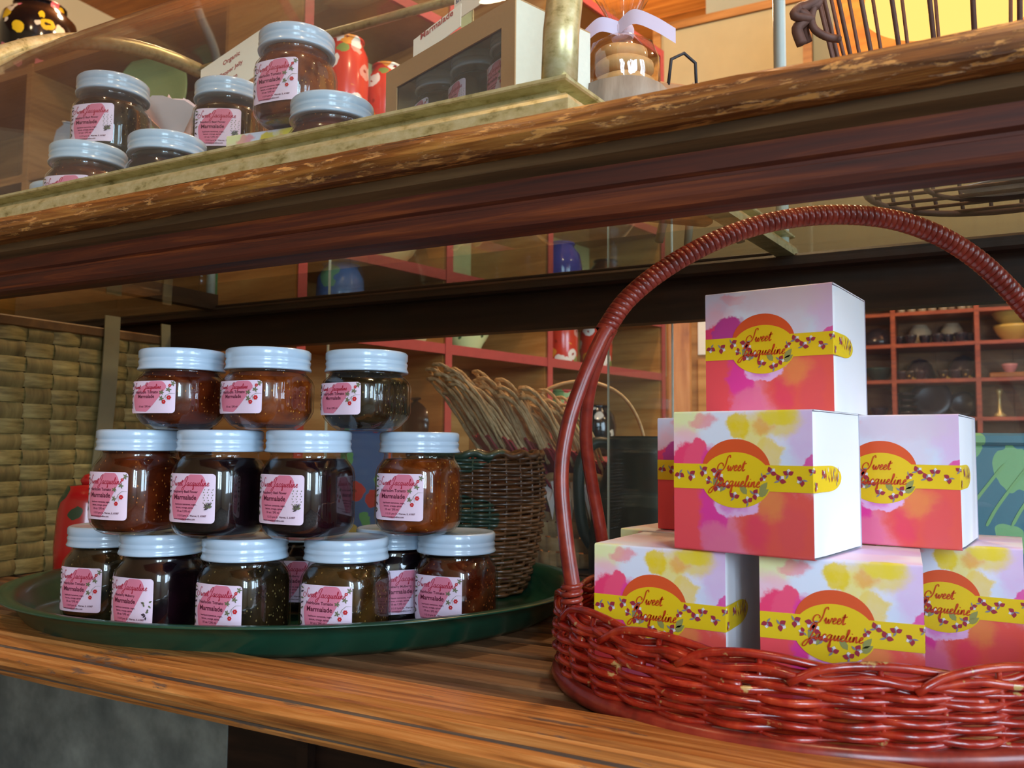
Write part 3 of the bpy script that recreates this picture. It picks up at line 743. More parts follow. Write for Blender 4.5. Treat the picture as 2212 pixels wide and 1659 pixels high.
def box_parts(root, mat, key):
    def part(name, k, fn, mats, lab=None):
        if (key, k) in _boxcache: o = bpy.data.objects.new(name, _boxcache[(key, k)]); COL.objects.link(o); o.parent = root
        else: o = fn().build(name, mats, root); _boxcache[(key, k)] = o.data
        if lab: o['label'] = lab
        return o
    def wrap():
        # origin = front-left-bottom corner; x along the front, y into depth
        g = MB(); r = .0016; th = .0006; pr = []
        path = [(0, r)]
        def cor(cy, cz, a0): return [(cy+r*cos(a0-k*pi/8), cz+r*sin(a0-k*pi/8)) for k in range(5)]
        out = cor(r, r, 3*pi/2)[:]        # bottom front corner going up the front
        out = [(S-r, 0)]+cor(r, r, 3*pi/2)+cor(r, SH-r, pi)+cor(S-r, SH-r, pi/2)+cor(S-r, r, 0)
        vs = []; uv = []; acc = 0; z0 = None
        # v coordinate: length from the front-bottom corner
        start = None; ds = [0]
        for a, b in zip(out, out[1:]): ds.append(ds[-1]+sqrt((a[0]-b[0])**2+(a[1]-b[1])**2))
        s0 = ds[3]
        for (y, z), d in zip(out, ds):
            vs += [(0, y, z), (S, y, z)]; uv += [(0, (d-s0)/SH), (1, (d-s0)/SH)]
        n_ = len(out); g.add(vs, [(2*i, 2*i+1, 2*i+3, 2*i+2) for i in range(n_-1)], 0, True); g.uvs = uv; return g
    if (key, 'wrap') in _boxcache:
        o = bpy.data.objects.new('printed_sleeve', _boxcache[(key, 'wrap')]); COL.objects.link(o); o.parent = root
    else:
        g = wrap(); o = g.build('printed_sleeve', mat, root, recalc=False); me = o.data; ul = me.uv_layers.new(name='UVMap')
        for lp in me.loops: ul.data[lp.index].uv = g.uvs[lp.vertex_index]
        _boxcache[(key, 'wrap')] = me
    part('side_panel', 'sp', lambda: side(1), M_white); part('side_panel', 'sp2', lambda: side(0), M_white)
    part('tuck_flap', 'tf', flapm, M_white)
    part('sticker_band', 'st', sticker, LB)
def side(rt):
    g = MB(); x = S-.0004 if rt else .0004; n_ = 10; vs = []; sg = 1 if rt else -1
    for i in range(n_+1):
        y = lerp(.0022, S-.0012, i/n_); b_ = -.0012*(1-min(1, i/2.0))*sg   # bows in at the front edge, leaving a gap
        for z in (.0012, SH*.5, SH-.0012): vs.append((x+b_, y, z))
    for i in range(n_+1):
        y = lerp(.0022, S-.0012, i/n_)
        for z in (.0012, SH*.5, SH-.0012): vs.append((x-.0006*sg-.0012*sg*(1-min(1, i/2.0)), y, z))
    fs = []
    for o in (0, (n_+1)*3):
        for i in range(n_):
            for k in range(2): fs.append((o+i*3+k, o+i*3+k+1, o+i*3+4+k, o+i*3+3+k))
    q = (n_+1)*3; fs += [(0, 1, q+1, q), (1, 2, q+2, q+1)]
    g.add(vs, fs, 0, True); return g
def flapm():
    g = MB(); x = S-.0003
    g.box((x-.0005, .003, SH-.0008), (x+.0004, S-.003, SH-.0002)); return g
def sticker():
    g = MB(); cu, cv = .47*S, .535*SH
    def mp(x, y, off):
        if x <= S: return (x, -.0002-off, y)
        return (S+.0002+off, x-S, y)
    def ell(cx, cy, a, b, m, off):
        strip(g, [cx-a*cos(pi*i/30) for i in range(31)], lambda x: cy-b*sqrt(max(0, 1-((x-cx)/a)**2)), lambda x: cy+b*sqrt(max(0, 1-((x-cx)/a)**2)), mp, off, m)
    ell(cu, cv+.004, .0235, .0205, 0, .0000)
    ell(cu, cv-.002, .0240, .0180, 1, .0001)
    y0, y1 = cv-.0085, cv+.0080
    strip(g, [0.0, S*.25, S*.5, S*.75, S], lambda x: y0, lambda x: y1, mp, .00016, 1)
    xe = S+.052; rr2 = (y1-y0)/2
    xs = [S]+lin(S+.004, xe-.024, 3)+[xe-.024*cos(pi/2*k/10) if False else xe-.024+.024*sin(pi/2*k/10) for k in range(1, 11)]
    cyb = (y0+y1)/2
    hw = lambda x: rr2*sqrt(max(0, 1-max(0, (x-(xe-.024))/.024)**2))
    strip(g, xs, lambda x: cyb-hw(x), lambda x: cyb+hw(x), mp, .00016, 1)
    rd = random.Random(5)
    def flower(x, y, s_, ang):
        leaf(g, x, y, ang, .0038*s_, .0034*s_, mp, .0003, 4); leaf(g, x, y, ang+1.1, .0042*s_, .0032*s_, mp, .00035, 3)
        leaf(g, x, y, ang-1.0, .0040*s_, .0030*s_, mp, .0004, 3); leaf(g, x, y, ang+2.6, .0036*s_, .0012*s_, mp, .00045, 5)
        leaf(g, x, y, ang+.4, .0030*s_, .0010*s_, mp, .0005, 5)
    band = [(.05,.15),(.14,.05),(.24,.45),(.30,-.35),(.36,.45),(.37,-.15),(.84,.30),(.93,-.1),(1.0,.5),(1.03,-.55),(1.18,.2),(.78,-.2),(.72,.4),(.66,.05)]
    for i, (u, v_) in enumerate(band): flower(u*S*(.93 if u < .6 else 1), cv+v_*.008, rd.uniform(.8, 1.15), rd.uniform(0, 6.2))
    for u, v_ in ((.40,-.80),(.46,-1.55),(.60,-1.25),(.33,-.75),(.56,-1.85)): flower(u*S, cv+v_*.0085, 1.0, rd.uniform(0, 6.2))
    for u, v_, a in ((.36,-1.2,1.4),(.55,-1.3,2.2),(.63,-1.4,.6),(.64,-1.1,.9),(.34,-1.0,1.9)):
        leaf(g, u*S, cv+v_*.0085, a, .0085, .0042, mp, .00025, 6)
    for q in range(22):
        leaf(g, S+rd.uniform(.02, .046), cv+rd.uniform(-.006, .004), 1.57+rd.uniform(-.3, .3), rd.uniform(.003, .006), .0011, mp, .0003, rd.choice((3, 3, 5, 4)))
    ribbon(g, word('Sweet', .355*S, cv+.0040, .0036, .4, 0.95), .00034, mp, .0006, 2)
    ribbon(g, word('Jacqueline', .300*S, cv-.0062, .0036, .4, 0.98), .00034, mp, .0006, 2)
    return g
GB = 'watercolour gift boxes in the red basket'
BZ0 = bz+.006; BZ1 = BZ0+SH+.0006; BZ2 = BZ1+SH+.0006
def giftbox(lat, fwd, z, ang, variant, label):
    p = CW(lat, fwd, z); t = thing('gift_box', label, 'box', p, YAW+radians(ang), GB)
    box_parts(t, M_boxA if variant == 'A' else M_boxB, variant); return t
giftbox(.111,.571,BZ1,-39,'A','gift box with yellow cloud print at centre of the pile, front of the middle layer')
giftbox(.1485,.636,BZ2,-36,'B','topmost gift box with pale lilac top edge')
giftbox(.123,.703,BZ1,-39,'B','shaded gift box behind the centre box, only a mauve left sliver showing')
giftbox(.227,.622,BZ1,-35,'B','gift box at right of the middle layer with pink lower print')
giftbox(.0600,.603,BZ0,-31,'A','lower left gift box whose right side is in shadow')
giftbox(.160,.543,BZ0,-25,'A','gift box lowest and nearest in front, its pale side beside the rim')
giftbox(.276,.636,BZ0,-31,'A','lower right gift box partly hidden by the pile')
giftbox(.093,.712,BZ0,-39,'A','gift box at lower left back, only its top edge showing')

# ------------------------------------------------------------------ brass framed curved glass case on the table
def xr(y): return -.190+(y-.445)*.132
CL = -.98
gc = thing('glass_display_case', 'curved-front glass display case with aged brass frame on the table top', 'display case', (0, 0, 0))
BP = [(.4370,.1968),(.4370,.2035),(.4378,.2060),(.4398,.2080),(.4440,.2092),(.4490,.2100),(.4500,.2155),(.4402,.2162),(.4392,.2170),(.4392,.2190),(.4410,.2197),(.4560,.2197),(.4560,.1968)]
def cbase(name, fn, mat=None):
    g = MB(); n_ = len(BP); vs = []
    for (t) in (0, 1):
        for d, z in BP: vs.append(fn(t, d-.437, z))
    g.add(vs, [(j, (j+1) % n_, n_+(j+1) % n_, n_+j) for j in range(n_)]+[tuple(range(n_))[::-1], tuple(range(n_, 2*n_))]); g.build(name, mat or M_brass, gc)
cbase('base_rail', lambda t, d, z: (CL+d if t == 0 else xr(.437)-d, .437+d, E+z))
cbase('base_rail', lambda t, d, z: ((xr(.437)-d, .437+d, E+z) if t == 0 else (xr(.895)-d, .895, E+z)))
cbase('base_rail', lambda t, d, z: ((CL+d, .895, E+z) if t == 0 else (CL+d, .437+d, E+z)), M_dark)
MB().bbox((CL, .890, E+.1995), (xr(.90)-.012, .910, E+.2035), .001).build('rear_rail', M_dark, gc)
def cur(u):   # front curve, u 0..1
    th = u*pi/2; return (.449+.40*(1-cos(th)), .219+.33*sin(th))
cv = [cur(i/16) for i in range(17)]
MB().tube([(xr(.445)-.012+(y-.449)*.12, y, E+z) for y, z in cv], .0112, 12).build('corner_post', M_brass, gc)
MB().tube([(CL+.012, y, E+z) for y, z in cv], .0105, 12).build('corner_post', M_brass, gc)
g = MB(); vs = []
for y, z in cv: vs += [(CL+.02, y+.004, E+z), (xr(.445)-.02+(y-.449)*.12, y+.004, E+z)]
for y, z in cv: vs += [(CL+.02, y+.007, E+z-.003), (xr(.445)-.02+(y-.449)*.12, y+.007, E+z-.003)]
q = len(cv)*2
g.add(vs, [(o+2*i, o+2*i+1, o+2*i+3, o+2*i+2) for o in (0, q) for i in range(len(cv)-1)], 0, True)
g.build('curved_glass', M_glass, gc)
MB().tube([(CL+.012, .849, E+.549), (xr(.849)-.018, .849, E+.549)], .006, 8).build('top_rail', M_brass, gc)
for x in (CL+.012, xr(.886)-.012): MB().tube([(x, .886, E+.2040), (x, .886, E+.545), (x, .855, E+.549)], .0065, 8).build('rear_post', M_edge, gc)  # posts coloured pale to stand in for light reflected off them

# jars and things inside the case
TOPZ = .1962
G2 = 'marmalade jars inside the glass case'
for px, fw, z, kd, jm, lb, gp, tn, tx in [
 (168,.800,TOPZ,'tall','red','tomato',0,-36,'dark jar at the lower left inside the glass case, lid just above the brass rail'),
 (341,.772,TOPZ,'tall','dark','tomato',0,-40,'low jar in the case, second lid from left above the brass rail'),
 (703,.690,TOPZ+.002,'tall','red','basil',0,-40,'jar in the case beside the kraft box, only lid and neck showing'),
 (118,.925,TOPZ,'tall','plum','tomato',0,-40,'jar at far left of the case hidden behind another jar'),
 (270,.875,TOPZ,'tall','plum','tomato',0,-40,'jar hidden at the back of the case under a raised jar'),
 (468,.860,TOPZ,'tall','plum','tomato',0,-40,'jar hidden in the case below the pale olive jar'),
 (216,.845,TOPZ+HT,'tall','black','basil',2,-36,'raised dark jar at left in the case with pink wash label and grey herb sprig'),
 (474,.855,TOPZ+HT,'tall','olive','basil',2,-20,'raised olive jar in the middle of the case, behind the tallest jar'),
 (621,.757,.2905,'tall','amber','tomato',0,-36,'highest amber jar in the case standing on a pink printed box')]:
    lat = (px-1106)/F*fw; jar(kd, jm, lb, gp, CW(lat, fw, z), face_at(lat, fw, tn), tx, G2)
MB0 = None
t = thing('gift_box', 'pale pink printed box under the highest jar inside the glass case', 'box', CW(-.272, .770, TOPZ+.0003), YAW+radians(-20)); box_parts(t, M_boxA, 'A')

M_txt = plain('card_print_red', srgb(170,70,60), 0.6); M_txt2 = plain('card_print_blue', srgb(80,90,120), 0.6)
M_cream = plain('cream_card', srgb(236,226,206), 0.6)
def card(px0, px1, py0, py1, fw, skew, lines, label, tiltdeg=0, zb=TOPZ):
    a = CW((px0-1106)/F*fw, fw, (960-py1)/F*fw); b = CW((px1-1106)/F*(fw-.03), fw-.03, (960-py1)/F*fw)
    wd = (b-a).length; hh = (py1-py0)/F*fw; d = (b-a).normalized(); ang = atan2(d.y, d.x)
    t = thing('price_card', label, 'card', (a.x, a.y, E+zb), ang)
    z0 = a.z-(E+zb); sk = lambda x: skew*x
    g = MB(); g.add([(0,0,z0),(wd,0,z0+sk(wd)),(wd,0,z0+hh+sk(wd)),(0,0,z0+hh),(0,.0008,z0),(wd,.0008,z0+sk(wd)),(wd,.0008,z0+hh+sk(wd)),(0,.0008,z0+hh)],
          [(0,1,2,3),(7,6,5,4),(0,4,5,1),(1,5,6,2),(2,6,7,3),(3,7,4,0)])
    for i, (tx, sz, mm) in enumerate(lines):
        puttext(g, tx, wd/2, z0+hh*(.74-.25*i)+sk(wd/2), sz, lambda x, y, o: (x, -.0003, y+skew*(x-wd/2)), 0, mm)
    g.build('card', [M_cream, M_txt, M_txt2], t)
    MB().tube([(wd*.5, .0018, .0003), (wd*.5, .0018, z0+hh*.5)], .0010, 6).build('stand', M_brass, t)
card(408, 545, 135, 232, .93, .42, [('Organic', .0072, 1), ('Pepper Jelly', .0066, 1), ('$10.00', .0066, 1)], 'tilted cream price card with red print behind the middle jars in the case')
card(880, 985, 62, 112, .80, .38, [('Marmalade', .009, 1)], 'plain cream card standing behind the kraft window box')
card(970, 1050, -60, 20, .80, .20, [('made in', .008, 2), ('small batches', .008, 2)], 'white card with blue print above the kraft window box')

# pink paper rose
M_rose = plain('blush_paper', srgb(250,222,214), 0.6)
rc = CW((362-1106)/F*.93, .93, TOPZ); rs_ = thing('paper_rose', 'blush pink paper rose between the left jars in the case', 'flower', rc)
hz = (960-236)/F*.93-TOPZ
MB().tube([(0,0,0.0005),(0.004,0,hz*.5),(0,0,hz-.01)], .0015, 6).build('stem', plain('stem_green', srgb(90,110,60), .6), rs_)
rd = random.Random(11)
for k in range(13):
    a = k*2.4; rad = .006+.0028*k; g = MB(); vs = []; n_ = 6
    for i in range(n_+1):
        for j in range(n_+1):
            u = (i/n_-.5)*1.7; v_ = j/n_; r_ = rad*(0.45+.75*v_**1.2)+.002*sin(u*5+k)*v_
            wv = (1-abs(u)/.95*.35)*v_
            vs.append((r_*cos(a+u), r_*sin(a+u), hz-.014+wv*.032-.0012*k+.002*sin(u*7+k)*v_))
    g.add(vs, [(i*(n_+1)+j, (i+1)*(n_+1)+j, (i+1)*(n_+1)+j+1, i*(n_+1)+j+1) for i in range(n_) for j in range(n_)], 0, True)
    g.build('petal', M_rose, rs_)

# kraft window box with three small jars
KA = radians(-48.6); kp = CW(-.111, .700, TOPZ); kb = thing('kraft_window_box', 'brown kraft box with clear window showing three small jars, in the case', 'box', kp, YAW+KA)
KW, KH, KD = .168, .122, .078
g = MB(); fr = .0165
for a, b, c, d in ((0, fr, 0, KH), (KW-fr*.9, KW, 0, KH), (fr, KW-fr*.9, 0, fr*.7), (fr, KW-fr*.9, KH-fr, KH)): g.box((a, 0, c), (b, .0012, d))
g.build('front_frame', M_kraft, kb)
MB().box((fr*.8, .0014, fr*.5), (KW-fr*.7, .0018, KH-fr*.7)).build('window_film', M_jarglass, kb)
M_speck = plain('speckled_cream_card', srgb(222,216,194), 0.7, var=0.06, scale=300)
MB().box((KW-.0012, .0012, 0), (KW, KD, KH)).build('side_panel', M_speck, kb)
g = MB(); g.box((0, .0012, 0), (.0012, KD, KH)); g.box((.0012, KD-.0012, 0), (KW-.0012, KD, KH)); g.box((.0012, .002, 0), (KW-.0012, KD-.0012, .0012)); g.build('back_panels', M_kraft, kb)
MB().box((0, 0, KH), (KW, KD, KH+.0012)).build('top_panel', M_kraft, kb)
g = MB(); R_ = .0125; tcx, tcz = KW*.50, .030
g.add([(tcx+R_*cos(2*pi*i/32), -.0006, tcz+R_*1.15*sin(2*pi*i/32)) for i in range(32)], [tuple(range(32))])
ribbon(g, word('Sweet', tcx-.009, tcz+.002, .0026, .4), .0003, lambda x, y, o: (x, -.0009, y), 0, 1)
ribbon(g, word('J', tcx-.002, tcz-.007, .0026, .4)+word('ac', tcx+.001, tcz-.007, .0026, .4), .0003, lambda x, y, o: (x, -.0009, y), 0, 1)
g.build('round_sticker', [plain('pale_pink_sticker', srgb(232,160,168), .5), plain('sticker_script_dark', srgb(120,30,40), .5)], kb)
rk = Matrix.Rotation(YAW+KA, 4, 'Z')
RZ = .053
g = MB(); g.box((-.076, -.034, 0), (.076, .034, RZ)); st = g.build('card_riser', M_kraft, None, kp+(rk @ Vector((KW/2, .040, .0016))), YAW+KA); tag(st, 'folded kraft riser under the three jars inside the window box', 'riser')
for i, tx in enumerate(('small pink-labelled jar at left in the kraft box window', 'small pink-labelled jar in the middle of the kraft box window', 'small pink-labelled jar at right in the kraft box window')):
    p = kp + (rk @ Vector((.034+.050*i, .036, .0018+RZ)))
    j = jar('tall', 'plum', ('tomato', 'basil', 'tomato')[i], 1, p, YAW+KA-pi/2-.2, tx, 'small jars in the kraft window box'); j.scale = (.68, .68, .70)

# cookies in cellophane on a wooden log slice
lc = CW(.086, .645, TOPZ)
lg = thing('wood_round', 'weathered round wooden log slice at right end inside the case', 'stand', lc)
M_log = wood('grey_log', srgb(96,84,72), srgb(134,120,104), srgb(166,154,138), (20,20,4), .7)
MB().lathe([(.030,0.0004),(.036,.002),(.037,.060),(.035,.082),(.001,.082)], 40, fn=lambda a, i, z: 1+.02*sin(5*a)+.012*sin(13*a+z*60)).build('log', M_log, lg)
M_cook = plain('golden_cookie', srgb(206,156,96), 0.75, var=0.25, scale=120)
for k in range(3):
    rr_ = .0255-.0022*k
    o = MB().lathe([(rr_*.6, 0), (rr_, .003), (rr_*.98, .009), (rr_*.6, .0118), (.001, .012)], 28, fn=lambda a, i, z: 1+.03*sin(4*a+k)).build('cookie', M_cook, None, lc+Vector((.002*sin(k*2), .002*cos(k*3), .0826+k*.0124)))
    tag(o, ['lowest cookie in the cellophane bag on the log slice', 'middle cookie of the stack in the cellophane bag', 'top cookie of the stack in the cellophane bag'][k], 'cookie', 'cookies stacked in a cellophane bag')
cb = thing('cellophane_bag', 'clear crinkled cellophane bag of cookies tied with lilac ribbon', 'bag', lc+Vector((0, 0, .0824)))
rd = random.Random(4)
MB().lathe([(.027,0),(.030,.008),(.030,.024),(.025,.037),(.014,.044),(.0075,.048),(.006,.052),(.012,.064),(.020,.080)], 44, cap=False, fn=lambda a, i, z: 1+(.035+.10*(z > .06))*sin(9*a+i)+.02*rd.uniform(-1, 1)).build('film', thin_glass('cellophane', (.97,.97,.97), .14, .06), cb)
M_rib = plain('lilac_ribbon', srgb(214,200,220), 0.4)
g = MB(); g.lathe([(.0085,.045),(.0095,.048),(.0095,.053),(.0085,.055)], 20, cap=False); 
for sg in (1, -1):
    pth = catmull([(0,-.009,.050),(.014*sg,-.014,.054),(.030*sg,-.012,.046),(.046*sg,-.008,.034 if sg > 0 else .040)], 6)
    vs = []
    for i, p in enumerate(pth): vs += [p+Vector((0,0,.006)), p-Vector((0,0,.006))]
    g.add(vs, [(2*i, 2*i+1, 2*i+3, 2*i+2) for i in range(len(pth)-1)], 0, True)
g.build('ribbon', M_rib, cb)
# small easel with brown bag behind the cookies
ea = thing('wooden_easel', 'small pale wooden easel with dark twig garland at right of the case', 'easel', CW(.170, .80, TOPZ), YAW)
MP = plain('pale_bare_wood', srgb(196,182,156), 0.6)
for a, b in (((-.028,0,.0015),(.012,.01,.165)), ((.052,0,.0015),(.022,.01,.165)), ((.012,.06,.0015),(.016,.012,.160))): MB().tube([a, b], .0042, 6).build('leg', MP, ea)
MB().tube([(-.02,-.004,.030),(.046,-.004,.030)], .0040, 6).build('crossbar', MP, ea)
MDk = plain('black_twig', srgb(42,38,40), 0.6)
g = MB(); 
for k in range(60):
    t_ = k/60; c = Vector((lerp(-.005,.060,t_), -.010, .135-.07*t_+.01*sin(9*t_)))
    d_ = Vector((rd.uniform(-1,1), rd.uniform(-.6,.6), rd.uniform(-1,1)))*.011; g.tube([c, c+d_], .0016, 4)
g.build('garland', MDk, ea, kind='stuff')
pb = thing('brown_paper_bag', 'folded brown paper bag behind the log slice in the case', 'bag', CW(.150, .72, TOPZ), YAW+.3)
MB().bbox((-.03,0,.0003),(.03,.014,.125),.002).build('bag_body', plain('brown_paper', srgb(170,120,76), .7), pb)
MB().tube([(-.014,.001,.122),(-.012,-.001,.145),(.0,-.002,.152),(.012,-.001,.145),(.014,.001,.122)], .0016, 6).build('handle', MDk, pb)

# ------------------------------------------------------------------ rusty wire basket on the table top at right
M_rust = plain('rusty_wire', srgb(98,66,54), 0.65, 0.3, var=0.35, scale=150)
wbp = Vector((.055, .700, E+TOPZ+.0006)); wbk = thing('wire_basket', 'rusty wire basket with twisted ends standing at right on the table top', 'basket', wbp)
NR = 30; r0, r1, hh = .105, .165, .31
def cir(r, z, n_=48): return [(r*cos(2*pi*i/n_), r*sin(2*pi*i/n_), z) for i in range(n_)]
for r, z, th in ((r0, .003, .0028), (r1, hh, .003), (r0*.6, .003, .002)): MB().tube(cir(r, z), th, 6, True).build('ring', M_rust, wbk)
for i in range(NR):
    a = 2*pi*i/NR+.03
    MB().tube([(r0*cos(a), r0*sin(a), .003), (lerp(r0, r1, .5)*cos(a+.03), lerp(r0, r1, .5)*sin(a+.03), hh*.5), (r1*cos(a), r1*sin(a), hh)], .0017, 5).build('rod', M_rust, wbk)
for i in range(9): 
    y = (i-4)*.024; L_ = sqrt(max(0, r0*r0-y*y)); MB().tube([(-L_, y, .0045), (L_, y, .0045)], .0016, 5).build('base_rod', M_rust, wbk)
ka = 2*pi*.61
hc = Vector((r1*cos(ka), r1*sin(ka), 0)); 
ip = wbk.matrix_basis.inverted() if False else Matrix.Translation(-wbp)
def wl_(px, py, f): return ip @ pix(px, py, fwd=f)
MB().tube(catmull([wl_(1732,96,.60), wl_(1722,62,.60), wl_(1742,40,.60), wl_(1728,22,.60), wl_(1760,4,.60), wl_(1780,-30,.60)], 5), .0042, 7).build('twisted_handle', M_rust, wbk)
MB().tube(catmull([wl_(1746,92,.61), wl_(1738,60,.605), wl_(1752,42,.60), wl_(1716,34,.595), wl_(1730,14,.60), wl_(1764,12,.60), wl_(1770,-20,.60)], 5), .0034, 7).build('twisted_handle', M_rust, wbk)
MB().tube(catmull([wl_(1760,10,.60), wl_(1752,40,.60), wl_(1760,64,.60), wl_(1786,80,.60), wl_(1812,84,.605)], 5), .0030, 7).build('twisted_handle', M_rust, wbk)
M_pap = plain('white_paper_sheet', srgb(232,230,240), 0.5)
for k, (x, y, r_) in enumerate(((-.02,-.03,.2),(.03,.02,.9),(.01,.05,-.4))):
    o = MB().box((-.045,-.03,0),(.045,.03,.0006)).build('paper_slip', M_pap, None, wbp+Vector((x, y, .0068+.0012*k)), r_)
    tag(o, ['white paper slip lying lowest in the rusty wire basket', 'white paper slip crossing the others in the wire basket', 'uppermost white paper slip in the wire basket'][k], 'paper', 'paper slips in the wire basket')
# ------------------------------------------------------------------ woven splint tote at the left of the shelf
M_spl = N('olive_splint'); _f = M_spl.noise(M_spl.coord((30,8,60)), 3, 5, .6); M_spl = M_spl.bsdf(M_spl.ramp(_f, [(.3, srgb(92,78,40)), (.5, srgb(134,116,66)), (.75, srgb(166,148,92))]), .55, bump=_f, bs=.3)
M_spd = wood('brown_splint', srgb(64,42,18), srgb(96,64,28), srgb(126,88,44), (30,8,8), .55)
tx0, tx1, ty0, ty1, tz0, tz1 = -1.42, -1.035, .505, .872, -.1685, .155
tt = thing('woven_tote', 'large woven splint basket with flat straps at the left of the shelf', 'basket', ((tx0+tx1)/2, (ty0+ty1)/2, E+tz0))
ox, oy = (tx0+tx1)/2, (ty0+ty1)/2; hz = tz1-tz0
MB().bbox((tx0-ox+.004, ty0-oy+.004, .0004), (tx1-ox-.007, ty1-oy-.004, hz-.004), .006).build('lining', M_spd, tt)
PV, PH_ = .0370, .0196; nv = int((ty1-ty0)/PV)+1; nh = int(hz/PH_)
X = tx1-ox
def splint(axis, k, face):
    g = MB(); vs = []; steps = (nv if axis == 'h' else nh); P = PV if axis == 'h' else PH_; W2 = (PH_ if axis == 'h' else PV)*.46
    n_ = steps*4
    for i in range(n_+1):
        s_ = i/4; b_ = cos(pi*(s_-.5+k))*(1 if axis == 'h' else -1)*.0034
        for sd in (-1, -.7, .7, 1):
            dd = b_ + (-.0008 if abs(sd) == 1 else 0)
            if axis == 'h': p, zz = s_*P, (k+.5)*PH_+sd*W2
            else: p, zz = (k+.5)*PV+sd*W2, s_*P
            zz = min(zz, hz); 
            if face == 'r': vs.append((X-.002+dd, ty0-oy+min(p, ty1-ty0), zz+.0004))
            else: vs.append((tx0-ox+min(p, tx1-tx0), ty0-oy+.002-dd, zz+.0004))
    g.add(vs, [(i*4+j, i*4+j+1, i*4+5+j, i*4+4+j) for i in range(n_) for j in range(3)], 0, True); return g
for k in range(nh): splint('h', k, 'r').build('splint', M_spl, tt)
M_sp2 = wood('shaded_splint', srgb(84,70,36), srgb(116,98,54), srgb(140,122,72), (8,30,6), .6)  # verticals coloured darker to stand in for shading in the weave
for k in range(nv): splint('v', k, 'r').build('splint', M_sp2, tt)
MB().bbox((tx0-ox-.002, ty0-oy-.002, hz-.012), (X+.002, ty1-oy+.002, hz+.002), .002).build('rim', M_spd, tt)
M_str = plain('grey_green_strap', srgb(120,112,84), .7, var=.15, scale=50)
for ya, yb, z0, wd in ((.772,.760,.205,.012), (.862,.858,.20,.008)):
    g = MB(); vs = []
    for i in range(15):
        t_ = i/14; y = lerp(ya, yb, t_)-oy; zz = lerp(hz+.020, z0-.09, t_); off = .0035+.005*sin(pi*t_)
        vs += [(X+off, y-wd, zz), (X+off, y+wd, zz), (X+off-.002, y+wd, zz), (X+off-.002, y-wd, zz)]
    g.add(vs, [(i*4+j, i*4+(j+1) % 4, i*4+4+(j+1) % 4, i*4+4+j) for i in range(14) for j in range(4)]); g.build('strap', M_str, tt)
# red painted ornament between tote and jars
M_redorn = painted('red_painted_tin', srgb(170,24,26), [srgb(236,226,200), srgb(170,24,26), srgb(24,60,40)], 22, seed=2.0)
rp = pix(196, 1090, fwd=.955); o = thing('red_tin', 'small red painted tin peeking out at left behind the bottom jars', 'tin', (rp.x, rp.y, E-.1686))
MB().lathe([(.028,0),(.034,.004),(.036,.05),(.033,.100),(.024,.118),(.001,.12)], 32).build('tin_body', M_redorn, o)
MB().lathe([(.010,.119),(.012,.124),(.008,.130),(.001,.132)], 16).build('knob', M_redorn, o)

# ------------------------------------------------------------------ brown round basket in the tray and pale splint basket behind
M_bw = painted('brown_green_wicker', srgb(70,42,20), [srgb(92,58,28), srgb(34,56,42), srgb(84,56,28), srgb(96,60,30), srgb(100,42,30)], 11, rough=.5, cover=.6)
bc = CW((1028-1106)/F*.955, .960, TRAYZ+.0004)
bb = thing('brown_basket', 'round dark brown willow basket standing at the right end of the tray', 'basket', bc)
def brad(z): return .052+.026*sin(pi*min(1, max(0, z/.15))*.62+.15)
MB().lathe([(.001,.001),(.055,.001),(.055,.004),(.001,.004)], 32, cap=False).build('base', M_bw, bb)
for i in range(26):
    a = 2*pi*(i+.5)/26; MB().tube([((brad(z)*cos(a)), brad(z)*sin(a), z) for z in lin(.002, .152, 8)], .0017, 5).build('stake', M_bw, bb)
for r_ in range(34):
    z = .004+r_*.0044; n_ = 26*4
    MB().tube([((brad(z)+.0026*cos(13*a+pi*(r_ % 2)))*cos(a), (brad(z)+.0026*cos(13*a+pi*(r_ % 2)))*sin(a), z+.001*sin(3*a+r_)) for a in [2*pi*i/n_ for i in range(n_)]], .0021, 5, True).build('weaver', M_bw, bb)
MB().tube([((brad(.152)+.002*cos(16*a))*cos(a), (brad(.152)+.002*cos(16*a))*sin(a), .154+.002*sin(16*a)) for a in [2*pi*i/128 for i in range(128)]], .0042, 7, True).build('rim', M_bw, bb)
# bench behind the table
bn = thing('back_counter', 'low dark wooden counter behind the glass panes', 'counter', (0, 0, 0))
MB().bbox((-.80, .975, E-.20), (.80, 1.30, E-.1690), .003).build('top', M_dark, bn)
for x in (-.78, .74): 
    for y in (.987, 1.25): MB().bbox((x, y, 0), (x+.04, y+.04, E-.20), .002).build('leg', M_dark, bn)
M_pale = wood('pale_splint', srgb(184,146,98), srgb(218,182,130), srgb(240,212,166), (8,8,30), .6)
pc = CW((1258-1106)/F*1.225, 1.222, -.1687); ps = thing('splint_basket', 'pale tan splint basket with thin arched handle behind the glass', 'basket', pc, YAW)
PR = .088
def prad(z): return PR*(.90+.12*z/.125)
for k in range(6):
    z = .002+k*.0205; g = MB(); n_ = 96; vs = []
    for i in range(n_):
        a = 2*pi*i/n_; q_ = .0022*cos(16*a+pi*k)
        for zz, e in ((z+.0004, -.0008), (z+.002, 0), (z+.017, 0), (z+.0188, -.0008)): vs.append(((prad(z)+q_+e)*cos(a), (prad(z)+q_+e)*sin(a), zz))
    g.add(vs, [(i*4+j, ((i+1) % n_)*4+j, ((i+1) % n_)*4+j+1, i*4+j+1) for i in range(n_) for j in range(3)], 0, True); g.build('splint', M_pale, ps)
